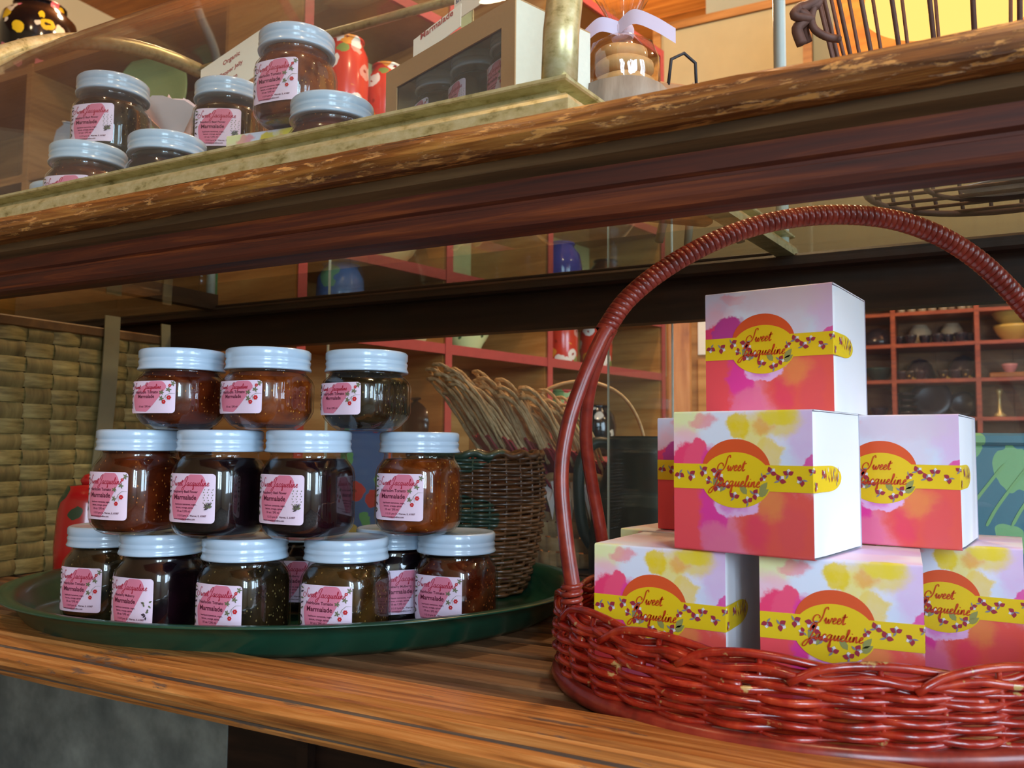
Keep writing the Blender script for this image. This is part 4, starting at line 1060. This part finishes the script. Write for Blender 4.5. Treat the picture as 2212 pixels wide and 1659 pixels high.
for i in range(32):
    a = 2*pi*i/32; q_ = .0022
    g = MB(); vs = []
    for j in range(25):
        z = .002+.122*j/24; k = (z-.002)/.0205; o_ = -.0022*cos(16*a+pi*math.floor(k))*min(1, 1)
        for sd in (-1, 1): b_ = a+sd*.062; vs.append(((prad(z)+o_)*cos(b_), (prad(z)+o_)*sin(b_), z))
    g.add(vs, [(2*j, 2*j+1, 2*j+3, 2*j+2) for j in range(24)], 0, True); g.build('stake', M_pale, ps)
MB().lathe([(.001,.0005),(prad(0)-.003,.0005),(prad(0)-.003,.003),(.001,.003)], 32, cap=False).build('base', M_pale, ps)
MB().tube([(prad(.122)*cos(a), prad(.122)*sin(a), .124+.0015*sin(20*a)) for a in [2*pi*i/120 for i in range(120)]], .0055, 8, True).build('rim', M_pale, ps)
MB().tube(catmull([(-.098,0,.10),(-.100,0,.17),(-.085,0,.215),(-.05,0,.250),(-.0,0,.262),(.045,0,.250),(.075,0,.220),(.092,0,.17),(.094,0,.10)], 6), .0042, 8, flat=.6).build('handle', M_pale, ps)
# maroon shopping bags with twisted paper handles
M_mar = plain('maroon_paper', srgb(158,36,58), .6, var=.15, scale=80); M_rope = wood('twisted_paper_cord', srgb(160,130,90), srgb(206,176,130), srgb(232,208,166), (60,60,60), .6)
def bagmesh():
    W_, H_, T_ = .070, .105, .0024; vs = []; n_ = 14
    for y in (0, T_):
        for i in range(n_+1): vs += [(-W_/2+W_*i/n_, y, 0), (-W_/2+W_*i/n_, y, H_+(.0022 if i % 2 else 0))]
    q = (n_+1)*2; fs = []
    for i in range(n_): fs += [(2*i, 2*i+2, 2*i+3, 2*i+1), (q+2*i, q+2*i+1, q+2*i+3, q+2*i+2), (2*i, q+2*i, q+2*i+2, 2*i+2), (2*i+1, 2*i+3, q+2*i+3, q+2*i+1)]
    fs += [(0, 1, q+1, q), (2*n_, q+2*n_, q+2*n_+1, 2*n_+1)]
    return MB().add(vs, fs)
def loop(y, ln):
    p = catmull([(-.021, y, .088), (-.0215, y, .105), (-.020, y-.001, .105+ln*.60), (-.014, y+.004, .105+ln*.92), (0, y+.010, .105+ln), (.014, y+.004, .105+ln*.92), (.020, y-.001, .105+ln*.60), (.0215, y, .105), (.021, y, .088)], 4)
    g = MB()
    for ph in (0, pi): 
        g.tube([q+Vector((cos(i*1.2+ph), .8*sin(i*1.2+ph), 0))*.0014 for i, q in enumerate(p)], .0019, 5)
    return g
bag0 = thing('shopping_bag', 'x', 'bag', (0, 0, 0), 0, 'maroon paper shopping bags in the pale splint basket')
bagmesh().build('bag_body', M_mar, bag0); loop(-.0018, .082).build('handle', M_rope, bag0); loop(.0042, .074).build('handle', M_rope, bag0)
NB = 24
ordn = ['first', 'second', 'third', 'fourth', 'fifth', 'sixth', 'seventh', 'eighth', 'ninth', 'tenth', 'eleventh', 'twelfth', 'thirteenth', 'fourteenth', 'fifteenth', 'sixteenth', 'seventeenth', 'eighteenth', 'nineteenth', 'twentieth', 'twenty-first', 'twenty-second', 'twenty-third', 'last']
def bagrot(lean, yaw): # local x -> into depth, local z leaned to the left of the picture
    return (Matrix.Rotation(YAW+yaw, 3, 'Z') @ Matrix.Rotation(-lean, 3, 'Y') @ Matrix.Rotation(pi/2, 3, 'Z')).to_euler()
for i in range(NB):
    u = i/(NB-1); lb = '%s maroon bag from left in the pale splint basket, corded handles leaning left' % ordn[i]
    o = bag0 if i == 0 else dup(bag0, (0, 0, 0), 0, lb)
    o['label'] = lb; o.location = CW(.040+.128*u, 1.205+.012*sin(i*2.3)-.01*u, lerp(-.112, -.126, u)); sc_ = 1.46-.34*u+.06*sin(i*1.7)
    o.rotation_euler = bagrot(radians(37-8*u+2.5*sin(i*2.9)), radians(24+8*sin(i*1.3))); o.scale = (1.05, 1, sc_)
# white tissue
rd = random.Random(9); g = MB()
for k in range(14):
    a = -pi/2+lerp(-.9, 1.1, k/13); c = Vector(((PR+.004)*cos(a), (PR+.004)*sin(a), .104)); 
    tip = c+Vector((rd.uniform(-.012,.012)+.010*cos(a), rd.uniform(-.006,0)-.010, -rd.uniform(.02,.05))); s_ = Vector((-sin(a), cos(a), 0))
    l_, r_ = c-s_*.012+Vector((0,0,.014)), c+s_*.012+Vector((0,0,.012)); m_ = (c+tip)/2+Vector((.006*cos(a), .006*sin(a), .004))
    g.add([l_, m_, r_, tip, c+Vector((-.012*cos(a), -.012*sin(a), .018))], [(0,1,3), (1,2,3), (0,4,1), (4,2,1)])
o = g.build('tissue_paper', M_white, None, pc+Vector((0,0,.0)), YAW); tag(o, 'crumpled white tissue paper hanging over the rim of the pale splint basket', 'tissue')
# dark green jug
jp = CW(.1715, 1.088, -.1687); jg = thing('green_jug', 'dark green enamel jug with curved handle behind the gift boxes', 'jug', jp, YAW)
M_jug = plain('blackish_green_enamel', srgb(30,50,44), .42, var=.3, scale=30)
MB().lathe([(.064,0),(.070,.004),(.072,.04),(.066,.09),(.052,.13),(.044,.155),(.044,.176),(.047,.180),(.043,.178),(.040,.150),(.001,.140)], 40).build('jug_body', M_jug, jg)
MB().tube(catmull([(-.034,0,.165),(-.060,0,.172),(-.080,0,.150),(-.084,0,.110),(-.078,0,.06),(-.064,0,.035)], 6), .0075, 8).build('handle', M_jug, jg)
# teal painted box
M_teal = painted('teal_painted', srgb(34,112,136), [srgb(40,128,150), srgb(120,180,120), srgb(34,112,136), srgb(28,96,120)], 14, rough=.4, cover=.35)
tp = CW((2175-1106)/F*.98, 1.02, -.1687); o = thing('teal_box', 'teal painted wooden box with green brush strokes at the right edge', 'box', tp, YAW-.1)
MB().bbox((-.07,-.05,0),(.16,.05,.172),.003).build('box_body', M_teal, o); MB().bbox((-.073,-.053,.172),(.163,.053,.186),.003).build('lid', M_teal, o)
g = MB()
for k in range(7):
    x = -.055+.028*k; pth = catmull([(x, -.0505, .07+.01*sin(k)), (x+.012, -.0505, .10), (x+.034, -.0505, .13), (x+.050, -.0505, .150)], 4)
    ribbon(g, [[(p.x, p.z) for p in pth]], .0016, lambda a, b, o_: (a, -.0506, b), 0, 0)
g.build('painted_stems', plain('leaf_green_paint', srgb(120,176,110), .5), o)
# blue painted box and green card behind jars
M_blue = painted('blue_floral_paint', srgb(80,120,190), [srgb(226,90,50), srgb(110,190,120), srgb(80,120,190), srgb(230,210,120), srgb(220,60,60)], 34, rough=.5, cover=.5)
o = thing('painted_canister', 'small canister painted with blue, green and orange flowers behind the jars', 'canister', CW((795-1106)/F*1.25, 1.25, -.1687), YAW)
MB().bbox((-.034,-.03,0),(.034,.03,.185),.004).build('body', M_blue, o); MB().bbox((-.035,-.031,.185),(.035,.031,.194),.003).build('lid', M_blue, o)

# glass panes behind the table
for x0, x1, y, tx in ((-.805, -.283, .9585, 'clear sliding glass pane at left behind the table'), (-.368, .60, .966, 'clear sliding glass pane at right behind the table')):
    t = thing('sliding_glass_screen', tx, 'glass screen', (x0, y, E-.158), 0, 'sliding glass panes behind the table')
    MB().box((.0016, 0, 0), (x1-x0-.0016, .004, .46)).build('pane', M_glass, t)
    for xx in (0, x1-x0-.0014): MB().box((xx, -.0002, 0), (xx+.0014, .0042, .46)).build('ground_edge', M_edge, t)
tr = MB().box((-.85, .955, E-.20), (.65, .974, E-.1585)).build('pane_track', M_dark); tag(tr, 'dark wooden track holding the glass panes behind the slatted shelf', 'rail')
for x in (-.84, .62): MB().box((x-0, .956, -E+E+.001-0), (x+.02, .973, E-.20)).build('post', M_dark, tr)

# ------------------------------------------------------------------ angled shelf unit with red painted edges
UD = Vector((.648, .7615)); UN = Vector((-.7615, .648))
uo = CW(.078, 1.90, 0); uang = YAW + atan2(.7615, .648)
ua = thing('shelf_unit', 'wall shelving with dusty red painted edges and pine boards behind the table', 'shelf', (uo.x, uo.y, 0), uang)
T0, T1, DP = -.68, .53, .24
SZ = [-.42, -.03, .197, .345, .60, .86, 1.12]
def ub(a, b, name, m, bev=0): MB().box((a[0], a[1], E+a[2]), (b[0], b[1], E+b[2])).build(name, m, ua)
for z in SZ:
    ub((T0, .004, z-.017), (T1, DP, z), 'shelf_board', M_pined); ub((T0, -.004, z-.019), (T1, .004, z+.001), 'shelf_edge', M_redp)
for t_ in (T0, -.33, 0, T1-.018):
    ub((t_, .0045, -.64), (t_+.016, DP, 1.12), 'divider', M_pine); ub((t_-.001, -.006, -.64), (t_+.017, -.0042, 1.12), 'divider_edge', M_redp)
M_yel = plain('pale_yellow_board', srgb(204,196,132), .6, var=.06, scale=20)
for i in range(8):
    xa = T0+i*(T1-T0)/8; ub((xa+.001, DP+.0005, -.64), (xa+(T1-T0)/8-.001, DP+.012, .345), 'back_board', M_pine); ub((xa+.001, DP+.0005, .346), (xa+(T1-T0)/8-.001, DP+.012, 1.12), 'back_board', M_yel if i > 0 else M_pined)
def tpx(px): r = (px-1106)/F; return (1.9*r-.078)/(.648-.7615*r)
def uat(px, z, dep=.09):
    t_ = tpx(px); v = UD*t_+UN*dep; return CW(.078+v.x, 1.90+v.y, z)
def vase(name, prof, mat, loc, label, cat='vase', rim=None, group=None, segs=36, handle=False):
    t = thing(name, label, cat, loc, 0, group); MB().lathe(prof, segs).build('body', mat, t)
    r_, z_ = prof[-1] if rim is None else rim
    MB().tube([(r_*cos(a), r_*sin(a), z_) for a in [2*pi*i/24 for i in range(24)]], .0028, 6, True).build('rim', mat, t)
    if handle: MB().tube(catmull([(r_, 0, z_*.9), (r_+.03, 0, z_*.85), (r_+.03, 0, z_*.5), (r_*1.1, 0, z_*.35)], 5), .005, 6).build('handle', mat, t)
    return t
def urn(r, h): return [(r*.55,0),(r*.72,h*.05),(r*.95,h*.35),(r,h*.6),(r*.88,h*.82),(r*.6,h*.95),(r*.62,h)]
def tall(r, h): return [(r*.85,0),(r*.95,h*.1),(r,h*.5),(r*.95,h*.8),(r*.7,h*.95),(r*.72,h)]
def bowl(r, h): return [(r*.45,0),(r*.5,h*.08),(r*.8,h*.45),(r*.97,h*.85),(r,h),(r*.94,h*.95),(r*.7,h*.4),(r*.01,h*.15)]
M_rf = painted('red_floral', srgb(210,60,36), [srgb(240,232,214), srgb(216,150,130), srgb(234,150,50), srgb(130,146,70), srgb(240,232,214), srgb(210,60,36)], 36, seed=1.1, cover=.5)
M_gd = painted('green_dotted', srgb(206,222,160), [srgb(60,96,60), srgb(206,222,160), srgb(70,110,70), srgb(206,222,160)], 38, cover=.3)
M_cr = plain('cream_glaze', srgb(236,214,150), .3)
M_bk = painted('black_floral', srgb(20,18,20), [srgb(220,160,40), srgb(20,18,20), srgb(216,120,110), srgb(20,18,20), srgb(210,205,190)], 26, rough=.12, seed=3.0)
M_gp = painted('green_poppy', srgb(140,178,120), [srgb(196,44,44), srgb(140,178,120), srgb(120,160,100), srgb(190,60,70)], 16, seed=.4)
M_bl = plain('cobalt_glaze', srgb(50,60,150), .12, Coat_Weight=.5); M_br = plain('brown_glaze', srgb(70,44,28), .15, Coat_Weight=.5)
vase('flower_vase', tall(.040, .13), M_rf, uat(1212, .198), 'leftmost of three red vases painted with white flowers on the red-edged shelf')
vase('flower_vase', tall(.040, .13), M_rf, uat(1278, .198), 'middle red floral vase on the red-edged shelf beside the basket handle')
vase('flower_vase', tall(.044, .125), M_rf, uat(1350, .198), 'rightmost red floral vase on the shelf, with rounded shoulders')
vase('dotted_planter', bowl(.062, .09), M_gd, uat(1072, .198), 'pale green planter with dark green dots on the red-edged shelf', 'planter')
vase('cream_bowl', bowl(.07, .07), M_cr, uat(950, .198), 'cream yellow bowl on the red-edged shelf above the squat dark jar', 'bowl')
vase('flower_vase', urn(.034, .12), M_bk, uat(1196, -.029, .05), 'slim black vase with yellow flowers under the shelf, left of the red handle')
vase('green_vase', tall(.050, .16), M_gp, uat(1262, -.029, .06), 'sage green vase painted with red poppies behind the pale basket')
vase('flower_vase', urn(.052, .13), M_bk, uat(1345, -.029, .08), 'glossy black rounded vase with painted flowers on the lower shelf')
vase('cobalt_jar', urn(.052, .15), M_bl, uat(1255, .346, .06), 'cobalt blue glazed jar on the upper shelf seen through the glass top', 'jar')
vase('brown_pot', urn(.050, .14), M_br, uat(1350, .346, .06), 'glossy brown pot beside the cobalt jar on the upper shelf', 'pot')
vase('blue_canister', tall(.045, .13), painted('blue_paint', srgb(96,130,190), [srgb(140,190,140), srgb(96,130,190), srgb(96,130,190)], 20), uat(775, .198, .06), 'blue painted canister on the left end of the shelf unit', 'canister')
vase('cream_bowl', bowl(.075, .06), M_cr, uat(880, .346, .08), 'pale cream bowl on the upper shelf at left of the hanging cords', 'bowl')
vase('flower_vase', tall(.04, .15), M_rf, uat(772, .601, .05), 'orange-red painted vase high on the shelving seen above the case', 'vase')
vase('flower_vase', urn(.045, .14), M_rf, uat(868, .601, .06), 'round red painted vase high on the shelving behind the case cards', 'vase')
vase('brown_pot', urn(.055, .15), M_br, uat(1120, .601, .08), 'dark brown pot high on the shelving behind the kraft box', 'pot')
vase('brown_pot', urn(.050, .12), M_br, uat(980, -.029, .08), 'brown glazed pot on the low shelf behind the paper bags', 'pot')
# dark hutch at left behind
hu = thing('brown_hutch', 'dark brown open hutch against the left side behind the table', 'hutch', (-1.95, 1.25, 0))
for z in (-.45, -.10, .30, .665, .945): MB().box((-.85, 0, E+z-.02), (.73, .26, E+z)).build('shelf_board', M_pined, hu)
for x in (-.87, -.08, .73): MB().box((x, -.004, 0), (x+.02, .262, E+.945)).build('upright', M_pined, hu)
for i in range(10): MB().box((-.85+i*.158+.001, .262, .02), (-.85+(i+1)*.158-.001, .272, E+.945)).build('back_board', M_dark if i < 0 else M_pined, hu)
def hat(px, z, y=1.36): 
    p = pix(px, 800, y=y); return Vector((p.x, y, E+z))
vase('flower_vase', urn(.100, .21), painted('black_rose_paint', srgb(14,12,16), [srgb(226,120,130), srgb(14,12,16), srgb(232,190,40), srgb(236,220,190), srgb(14,12,16)], 26, rough=.12, seed=5.0), hat(48, .946, 1.33), 'black vase with raised pink and yellow flowers at the top left corner')
M_plat = painted('green_leaf_platter', srgb(150,176,116), [srgb(120,140,70), srgb(150,176,116), srgb(90,110,60), srgb(150,176,116)], 9, cover=.45)
g = MB(); g.lathe([(.001,.0),(.10,.002),(.135,.014),(.140,.020),(.136,.020),(.10,.008),(.001,.006)], 40)
o = g.build('green_platter', M_plat, None, hat(305, .666+.137, 1.33), (radians(84), 0, 0)); tag(o, 'large sage green platter with leaf pattern standing upright behind the rose', 'platter')
vase('blue_grey_vase', urn(.055, .16), painted('grey_pink_paint', srgb(150,160,170), [srgb(220,160,160), srgb(150,160,170), srgb(220,190,150)], 18), hat(120, .666), 'blue-grey vase with pink flowers behind the left case glass', 'vase')
o = thing('green_box', 'mint green flat box in the hutch showing under the dark apron', 'box', hat(575, .3005, 1.33)); MB().bbox((-.10,-.08,0),(.10,.08,.07),.003).build('box_body', plain('mint_board', srgb(110,190,130), .5), o); MB().bbox((-.102,-.082,.07),(.102,.082,.085),.003).build('lid', plain('mint_board', srgb(110,190,130), .5), o)
vase('brown_pot', urn(.09, .2), M_br, hat(430, -.099, 1.36), 'large brown pot in the hutch behind the left jars', 'pot')
vase('amber_bowl', bowl(.09, .09), plain('amber_glass', srgb(200,130,30), .15), hat(20, .301, 1.36), 'amber bowl in the hutch at far left', 'bowl')

# ------------------------------------------------------------------ far wall unit with crockery
fb = thing('crockery_shelves', 'tall reddish brown shelving with dark crockery against the back wall', 'shelf', (.35, 5.20, 0))
FX0, FX1 = -.98, 1.4
M_rb = wood('red_brown_shelf', srgb(110,44,22), srgb(150,66,34), srgb(178,90,48), (3,20,20), .45)
M_bo = wood('ochre_back', srgb(110,66,26), srgb(144,92,40), srgb(166,112,56), (2,2,12), .55)
FS = [-.28, -.05, .168, .3825, .586, .7675, 1.0]
for z in FS: MB().box((FX0, .004, E+z-.02), (FX1, .35, E+z)).build('shelf_board', M_rb, fb)
for x in (FX0-.02, -.595, -.175, .215, .62, FX1): MB().box((x-.012, 0, 0), (x+.012, .352, E+1.0)).build('upright', M_rb, fb)
for i in range(12):
    xa = FX0+i*(FX1-FX0)/12; MB().box((xa+.001, .353, .0), (xa+(FX1-FX0)/12-.001, .362, E+1.0)).build('back_board', M_bo, fb)
MB().box((FX0-.05, -.03, E+.90), (FX1+.05, .36, E+1.03)).build('cornice', M_dark, fb)
def fat(px, z, dy=.14): p = pix(px, 900, y=5.20+dy); return Vector((p.x, 5.20+dy, E+z))
M_navy = plain('dark_crockery', srgb(32,34,48), .2, Coat_Weight=.5); M_aub = plain('aubergine_crockery', srgb(50,34,50), .3)
M_cg = plain('clear_grey_glass', srgb(150,140,120), .1); M_bw2 = plain('yellow_ware', srgb(196,166,90), .35); M_whc = plain('white_crockery', srgb(206,190,160), .4)
for k, px in enumerate((1952, 1975, 1998, 2020, 2044, 2084, 2104)):
    o = vase('small_glass', tall(.022, .06), M_cg, fat(px, .768, .06), 'x', 'glass', None, 'small glasses on the top far shelf'); o['label'] = '%s small glass from the left on the top far shelf' % ordn[k]
o = vase('bottle', [(.018,0),(.02,.05),(.006,.08),(.005,.13),(.006,.14)], M_cg, fat(2062, .768, .06), 'thin necked clear bottle among the small glasses on the top far shelf', 'bottle')
def dome(r, h): return [(r,0),(r*.98,h*.3),(r*.8,h*.7),(r*.45,h*.95),(r*.1,h)]
def cup(px, z, m, lab, dy=.08, r=.034, h=.055): return vase('cup', bowl(r, h), m, fat(px, z, dy), lab, 'cup', None, 'cups on the far shelves', 24, True)
vase('dark_bowl', dome(.10, .11), M_navy, fat(1902, .587), 'dark domed bowl on the far shelf beside the top gift box', 'bowl')
vase('white_pot', [(.05,0),(.065,.03),(.06,.08),(.04,.11),(.035,.115)], M_whc, fat(1992, .600, .24), 'cream crock at left on the upper far shelf', 'pot')
vase('white_pot', [(.05,0),(.062,.03),(.058,.08),(.04,.11),(.035,.115)], M_whc, fat(2062, .600, .24), 'cream crock at right on the upper far shelf', 'pot')
for k, px in enumerate((1948, 1972, 2003, 2030, 2052, 2080, 2100)):
    cup(px, .587, M_navy, '%s dark cup from the left on the upper far shelf' % ordn[k], .07 if k % 2 else .12)
vase('yellow_bowl', bowl(.10, .09), M_bw2, fat(2196, .587), 'lower of two nested yellow bowls on the far shelf at right', 'bowl')
vase('yellow_bowl', bowl(.11, .080), M_bw2, fat(2196, .677), 'upper of two nested yellow bowls on the far shelf at right', 'bowl')
vase('dark_bowl', dome(.080, .13), M_aub, fat(1990, .383, .2), 'left dark domed dish on the middle far shelf', 'bowl')
vase('dark_bowl', dome(.085, .14), M_aub, fat(2085, .383, .2), 'right dark domed dish on the middle far shelf', 'bowl')
M_gold = painted('gilt_dark_china', srgb(40,30,34), [srgb(190,160,80), srgb(40,30,34), srgb(40,30,34)], 30)
for k, px in enumerate((1950, 1968, 1990, 2042, 2066, 2090)): 
    o = cup(px, .383, M_gold if k % 2 else M_aub, '%s gilt or dark cup from the left on the middle far shelf' % ordn[k], .06, .036, .05)
vase('teal_pot', bowl(.08, .08), plain('teal_dark', srgb(30,56,56), .3), fat(1902, .383), 'dark teal dish on the middle far shelf by the box corner', 'dish')
for k, (px, r) in enumerate(((2012, .112), (2080, .075))):
    g = MB(); g.lathe([(.001,0),(r*.6,.003),(r,.018),(r*.98,.022),(r*.6,.008),(.001,.006)], 36)
    o = g.build('dark_plate', M_aub, None, fat(px, .169+r+.002, .25), (radians(80), 0, 0)); tag(o, ['large aubergine plate standing at left on the lower far shelf', 'aubergine plate standing at right on the lower far shelf'][k], 'plate')
for k in range(4):
    o = vase('dark_bowl', bowl(.075, .035), M_navy, fat(1955, .169+.036*k), 'x', 'bowl'); o['label'] = ['lowest', 'second lowest', 'third', 'topmost'][k]+' dark bowl in the stack on the lower far shelf'; o['group'] = 'stacked dark bowls on the lower far shelf'
vase('cup', bowl(.05, .06), M_aub, fat(1900, .169), 'mauve dish low on the far shelf beside the box stack', 'dish')
vase('pink_cup', bowl(.04, .05), plain('pink_china', srgb(190,130,140), .3), fat(2185, .41, .1), 'pink cup on a wooden tray on the middle far shelf at right', 'cup')
o = MB().bbox((-.10,-.08,0),(.14,.08,.026),.004).build('wooden_tray', M_bo, None, fat(2185, .3832, .1)); tag(o, 'flat wooden tray under the pink cup on the far shelf', 'tray')
vase('brass_candlestick', [(.03,0),(.032,.01),(.01,.03),(.008,.12),(.018,.14),(.014,.15)], M_brass, fat(2160, .169, .1), 'brass candlestick low on the far shelf at right', 'candlestick')
# panelled door and timber between the units
dr = MB().bbox((0, 0, 0), (.42, .40, E+.46), .005).build('pine_cabinet', M_pined, None, CW(.56, 2.72, -E), YAW-.35); tag(dr, 'brown cabinet with a white panel imitating window light beside the orange timber post', 'cabinet')
MB().box((.05, -.006, .955), (.38, -.0005, 1.08)).build('window_light_panel', plain('window_light_white', srgb(232,228,214), .8), dr)  # white panel stands in for a patch of window light
MB().box((.05, -.010, .30), (.38, -.0005, .94)).build('door_panel', M_pine, dr)
M_or = wood('orange_timber', srgb(150,84,34), srgb(190,120,58), srgb(214,150,86), (14,14,1.5), .45)
o = MB().bbox((0, 0, 0), (.075, .075, E+.47), .006).build('timber_post', M_or, None, CW(.475, 2.55, -E), YAW-.2); tag(o, 'orange brown timber post behind the red basket handle', 'post')
# bulkhead with framed panel, orange boards and lamp above at right
bk = MB().box((-.75, 3.0, E+1.02), (2.55, 3.06, H-.002)).build('trim_1', plain('grey_green_plaster', srgb(150,156,142), .8, var=.05, scale=6)); bk['kind'] = 'structure'
fp = thing('framed_panel', 'large cream panel in an orange-brown wooden frame on the plaster above', 'picture', pix(1585, 95, y=2.97))
MB().box((-.27,0,-.15),(.24,.012,.10)).build('panel', plain('aged_cream_board', srgb(168,160,128), .6, var=.1, scale=12), fp)
for a, b in (((-.30,-.012,-.18),(.27,.010,-.15)), ((-.30,-.012,.10),(.27,.010,.13)), ((-.30,-.012,-.1499),(-.2701,.010,.0999)), ((.2401,-.012,-.1499),(.27,.010,.0999))): MB().box(a, b).build('frame_bar', M_pined, fp)
ob = thing('orange_wall_cabinet', 'orange stained wooden wall cabinet at the top right behind the wire basket', 'cabinet', pix(1800, 20, y=2.0))
MB().bbox((0,0,-.32),(.90,.30,.42),.005).build('cabinet_body', wood('orange_stain', srgb(176,96,20), srgb(206,126,36), srgb(226,156,60), (3,3,12), .4), ob)
for x in (.01, .46): MB().bbox((x,-.018,-.31),(x+.43,-.0005,.41),.004).build('door', wood('orange_stain', (0,0,0),(0,0,0),(0,0,0)), ob)
lm = thing('pendant_lamp', 'glowing yellow pendant lamp at the top right', 'lamp', pix(2080, -6, y=1.35))
n = N('lamp_glow'); em = n.n('ShaderNodeEmission'); em.inputs[0].default_value = (1, .52, .13, 1); em.inputs[1].default_value = 1.25; n.l(em.outputs[0], n.out.inputs[0])
MB().lathe([(.135,0),(.130,.03),(.105,.085),(.060,.125),(.030,.135)], 40, cap=False).build('lamp_shade', n.m, lm)
MB().tube([(0,0,.13),(0,0,H-lm.location.z-.001)], .004, 6).build('cord', MDk, lm)
MB().lathe([(.028,.130),(.030,.15),(.012,.165),(.001,.166)], 20).build('cap', M_brass, lm)
# dark basket on the floor beneath
fbk = thing('floor_basket', 'dark wicker basket in the shadow below the shelf', 'basket', (-.28, .78, .001))
for r_ in range(18):
    z = .01+r_*.016; MB().tube([((.17+.0006*r_*10*.3+.005*cos(12*a+pi*(r_ % 2)))*cos(a), (.17+.0018*r_+.005*cos(12*a+pi*(r_ % 2)))*sin(a), z) for a in [2*pi*i/96 for i in range(96)]], .0075, 5, True).build('weaver', M_bw, fbk)
MB().tube(catmull([(-.19,0,.25),(-.17,0,.33),(-.1,0,.385),(0,0,.40),(.1,0,.385),(.17,0,.33),(.19,0,.25)], 5), .008, 8).build('handle', M_bw, fbk)
MB().lathe([(.001,.0),(.165,.0),(.165,.006),(.001,.006)], 32, cap=False).build('base', M_bw, fbk)

M_grey = N('mottled_grey_board'); _f = M_grey.noise(M_grey.coord(), 7, 6, .6); M_grey = M_grey.bsdf(M_grey.ramp(_f, [(.3, srgb(84,88,84)), (.5, srgb(126,130,122)), (.72, srgb(170,174,164))]), .8)
o = MB().bbox((-2.4, .98, .001), (-1.0, .995, E-.205), .002).build('grey_board', M_grey); tag(o, 'mottled grey board standing behind the table below the slatted shelf', 'board')
MB().box((-.998, .978, .03), (.80, .983, E-.2005)).build('dark_backdrop', M_dark, bn)  # dark sheet stands in for the darkness below the counter
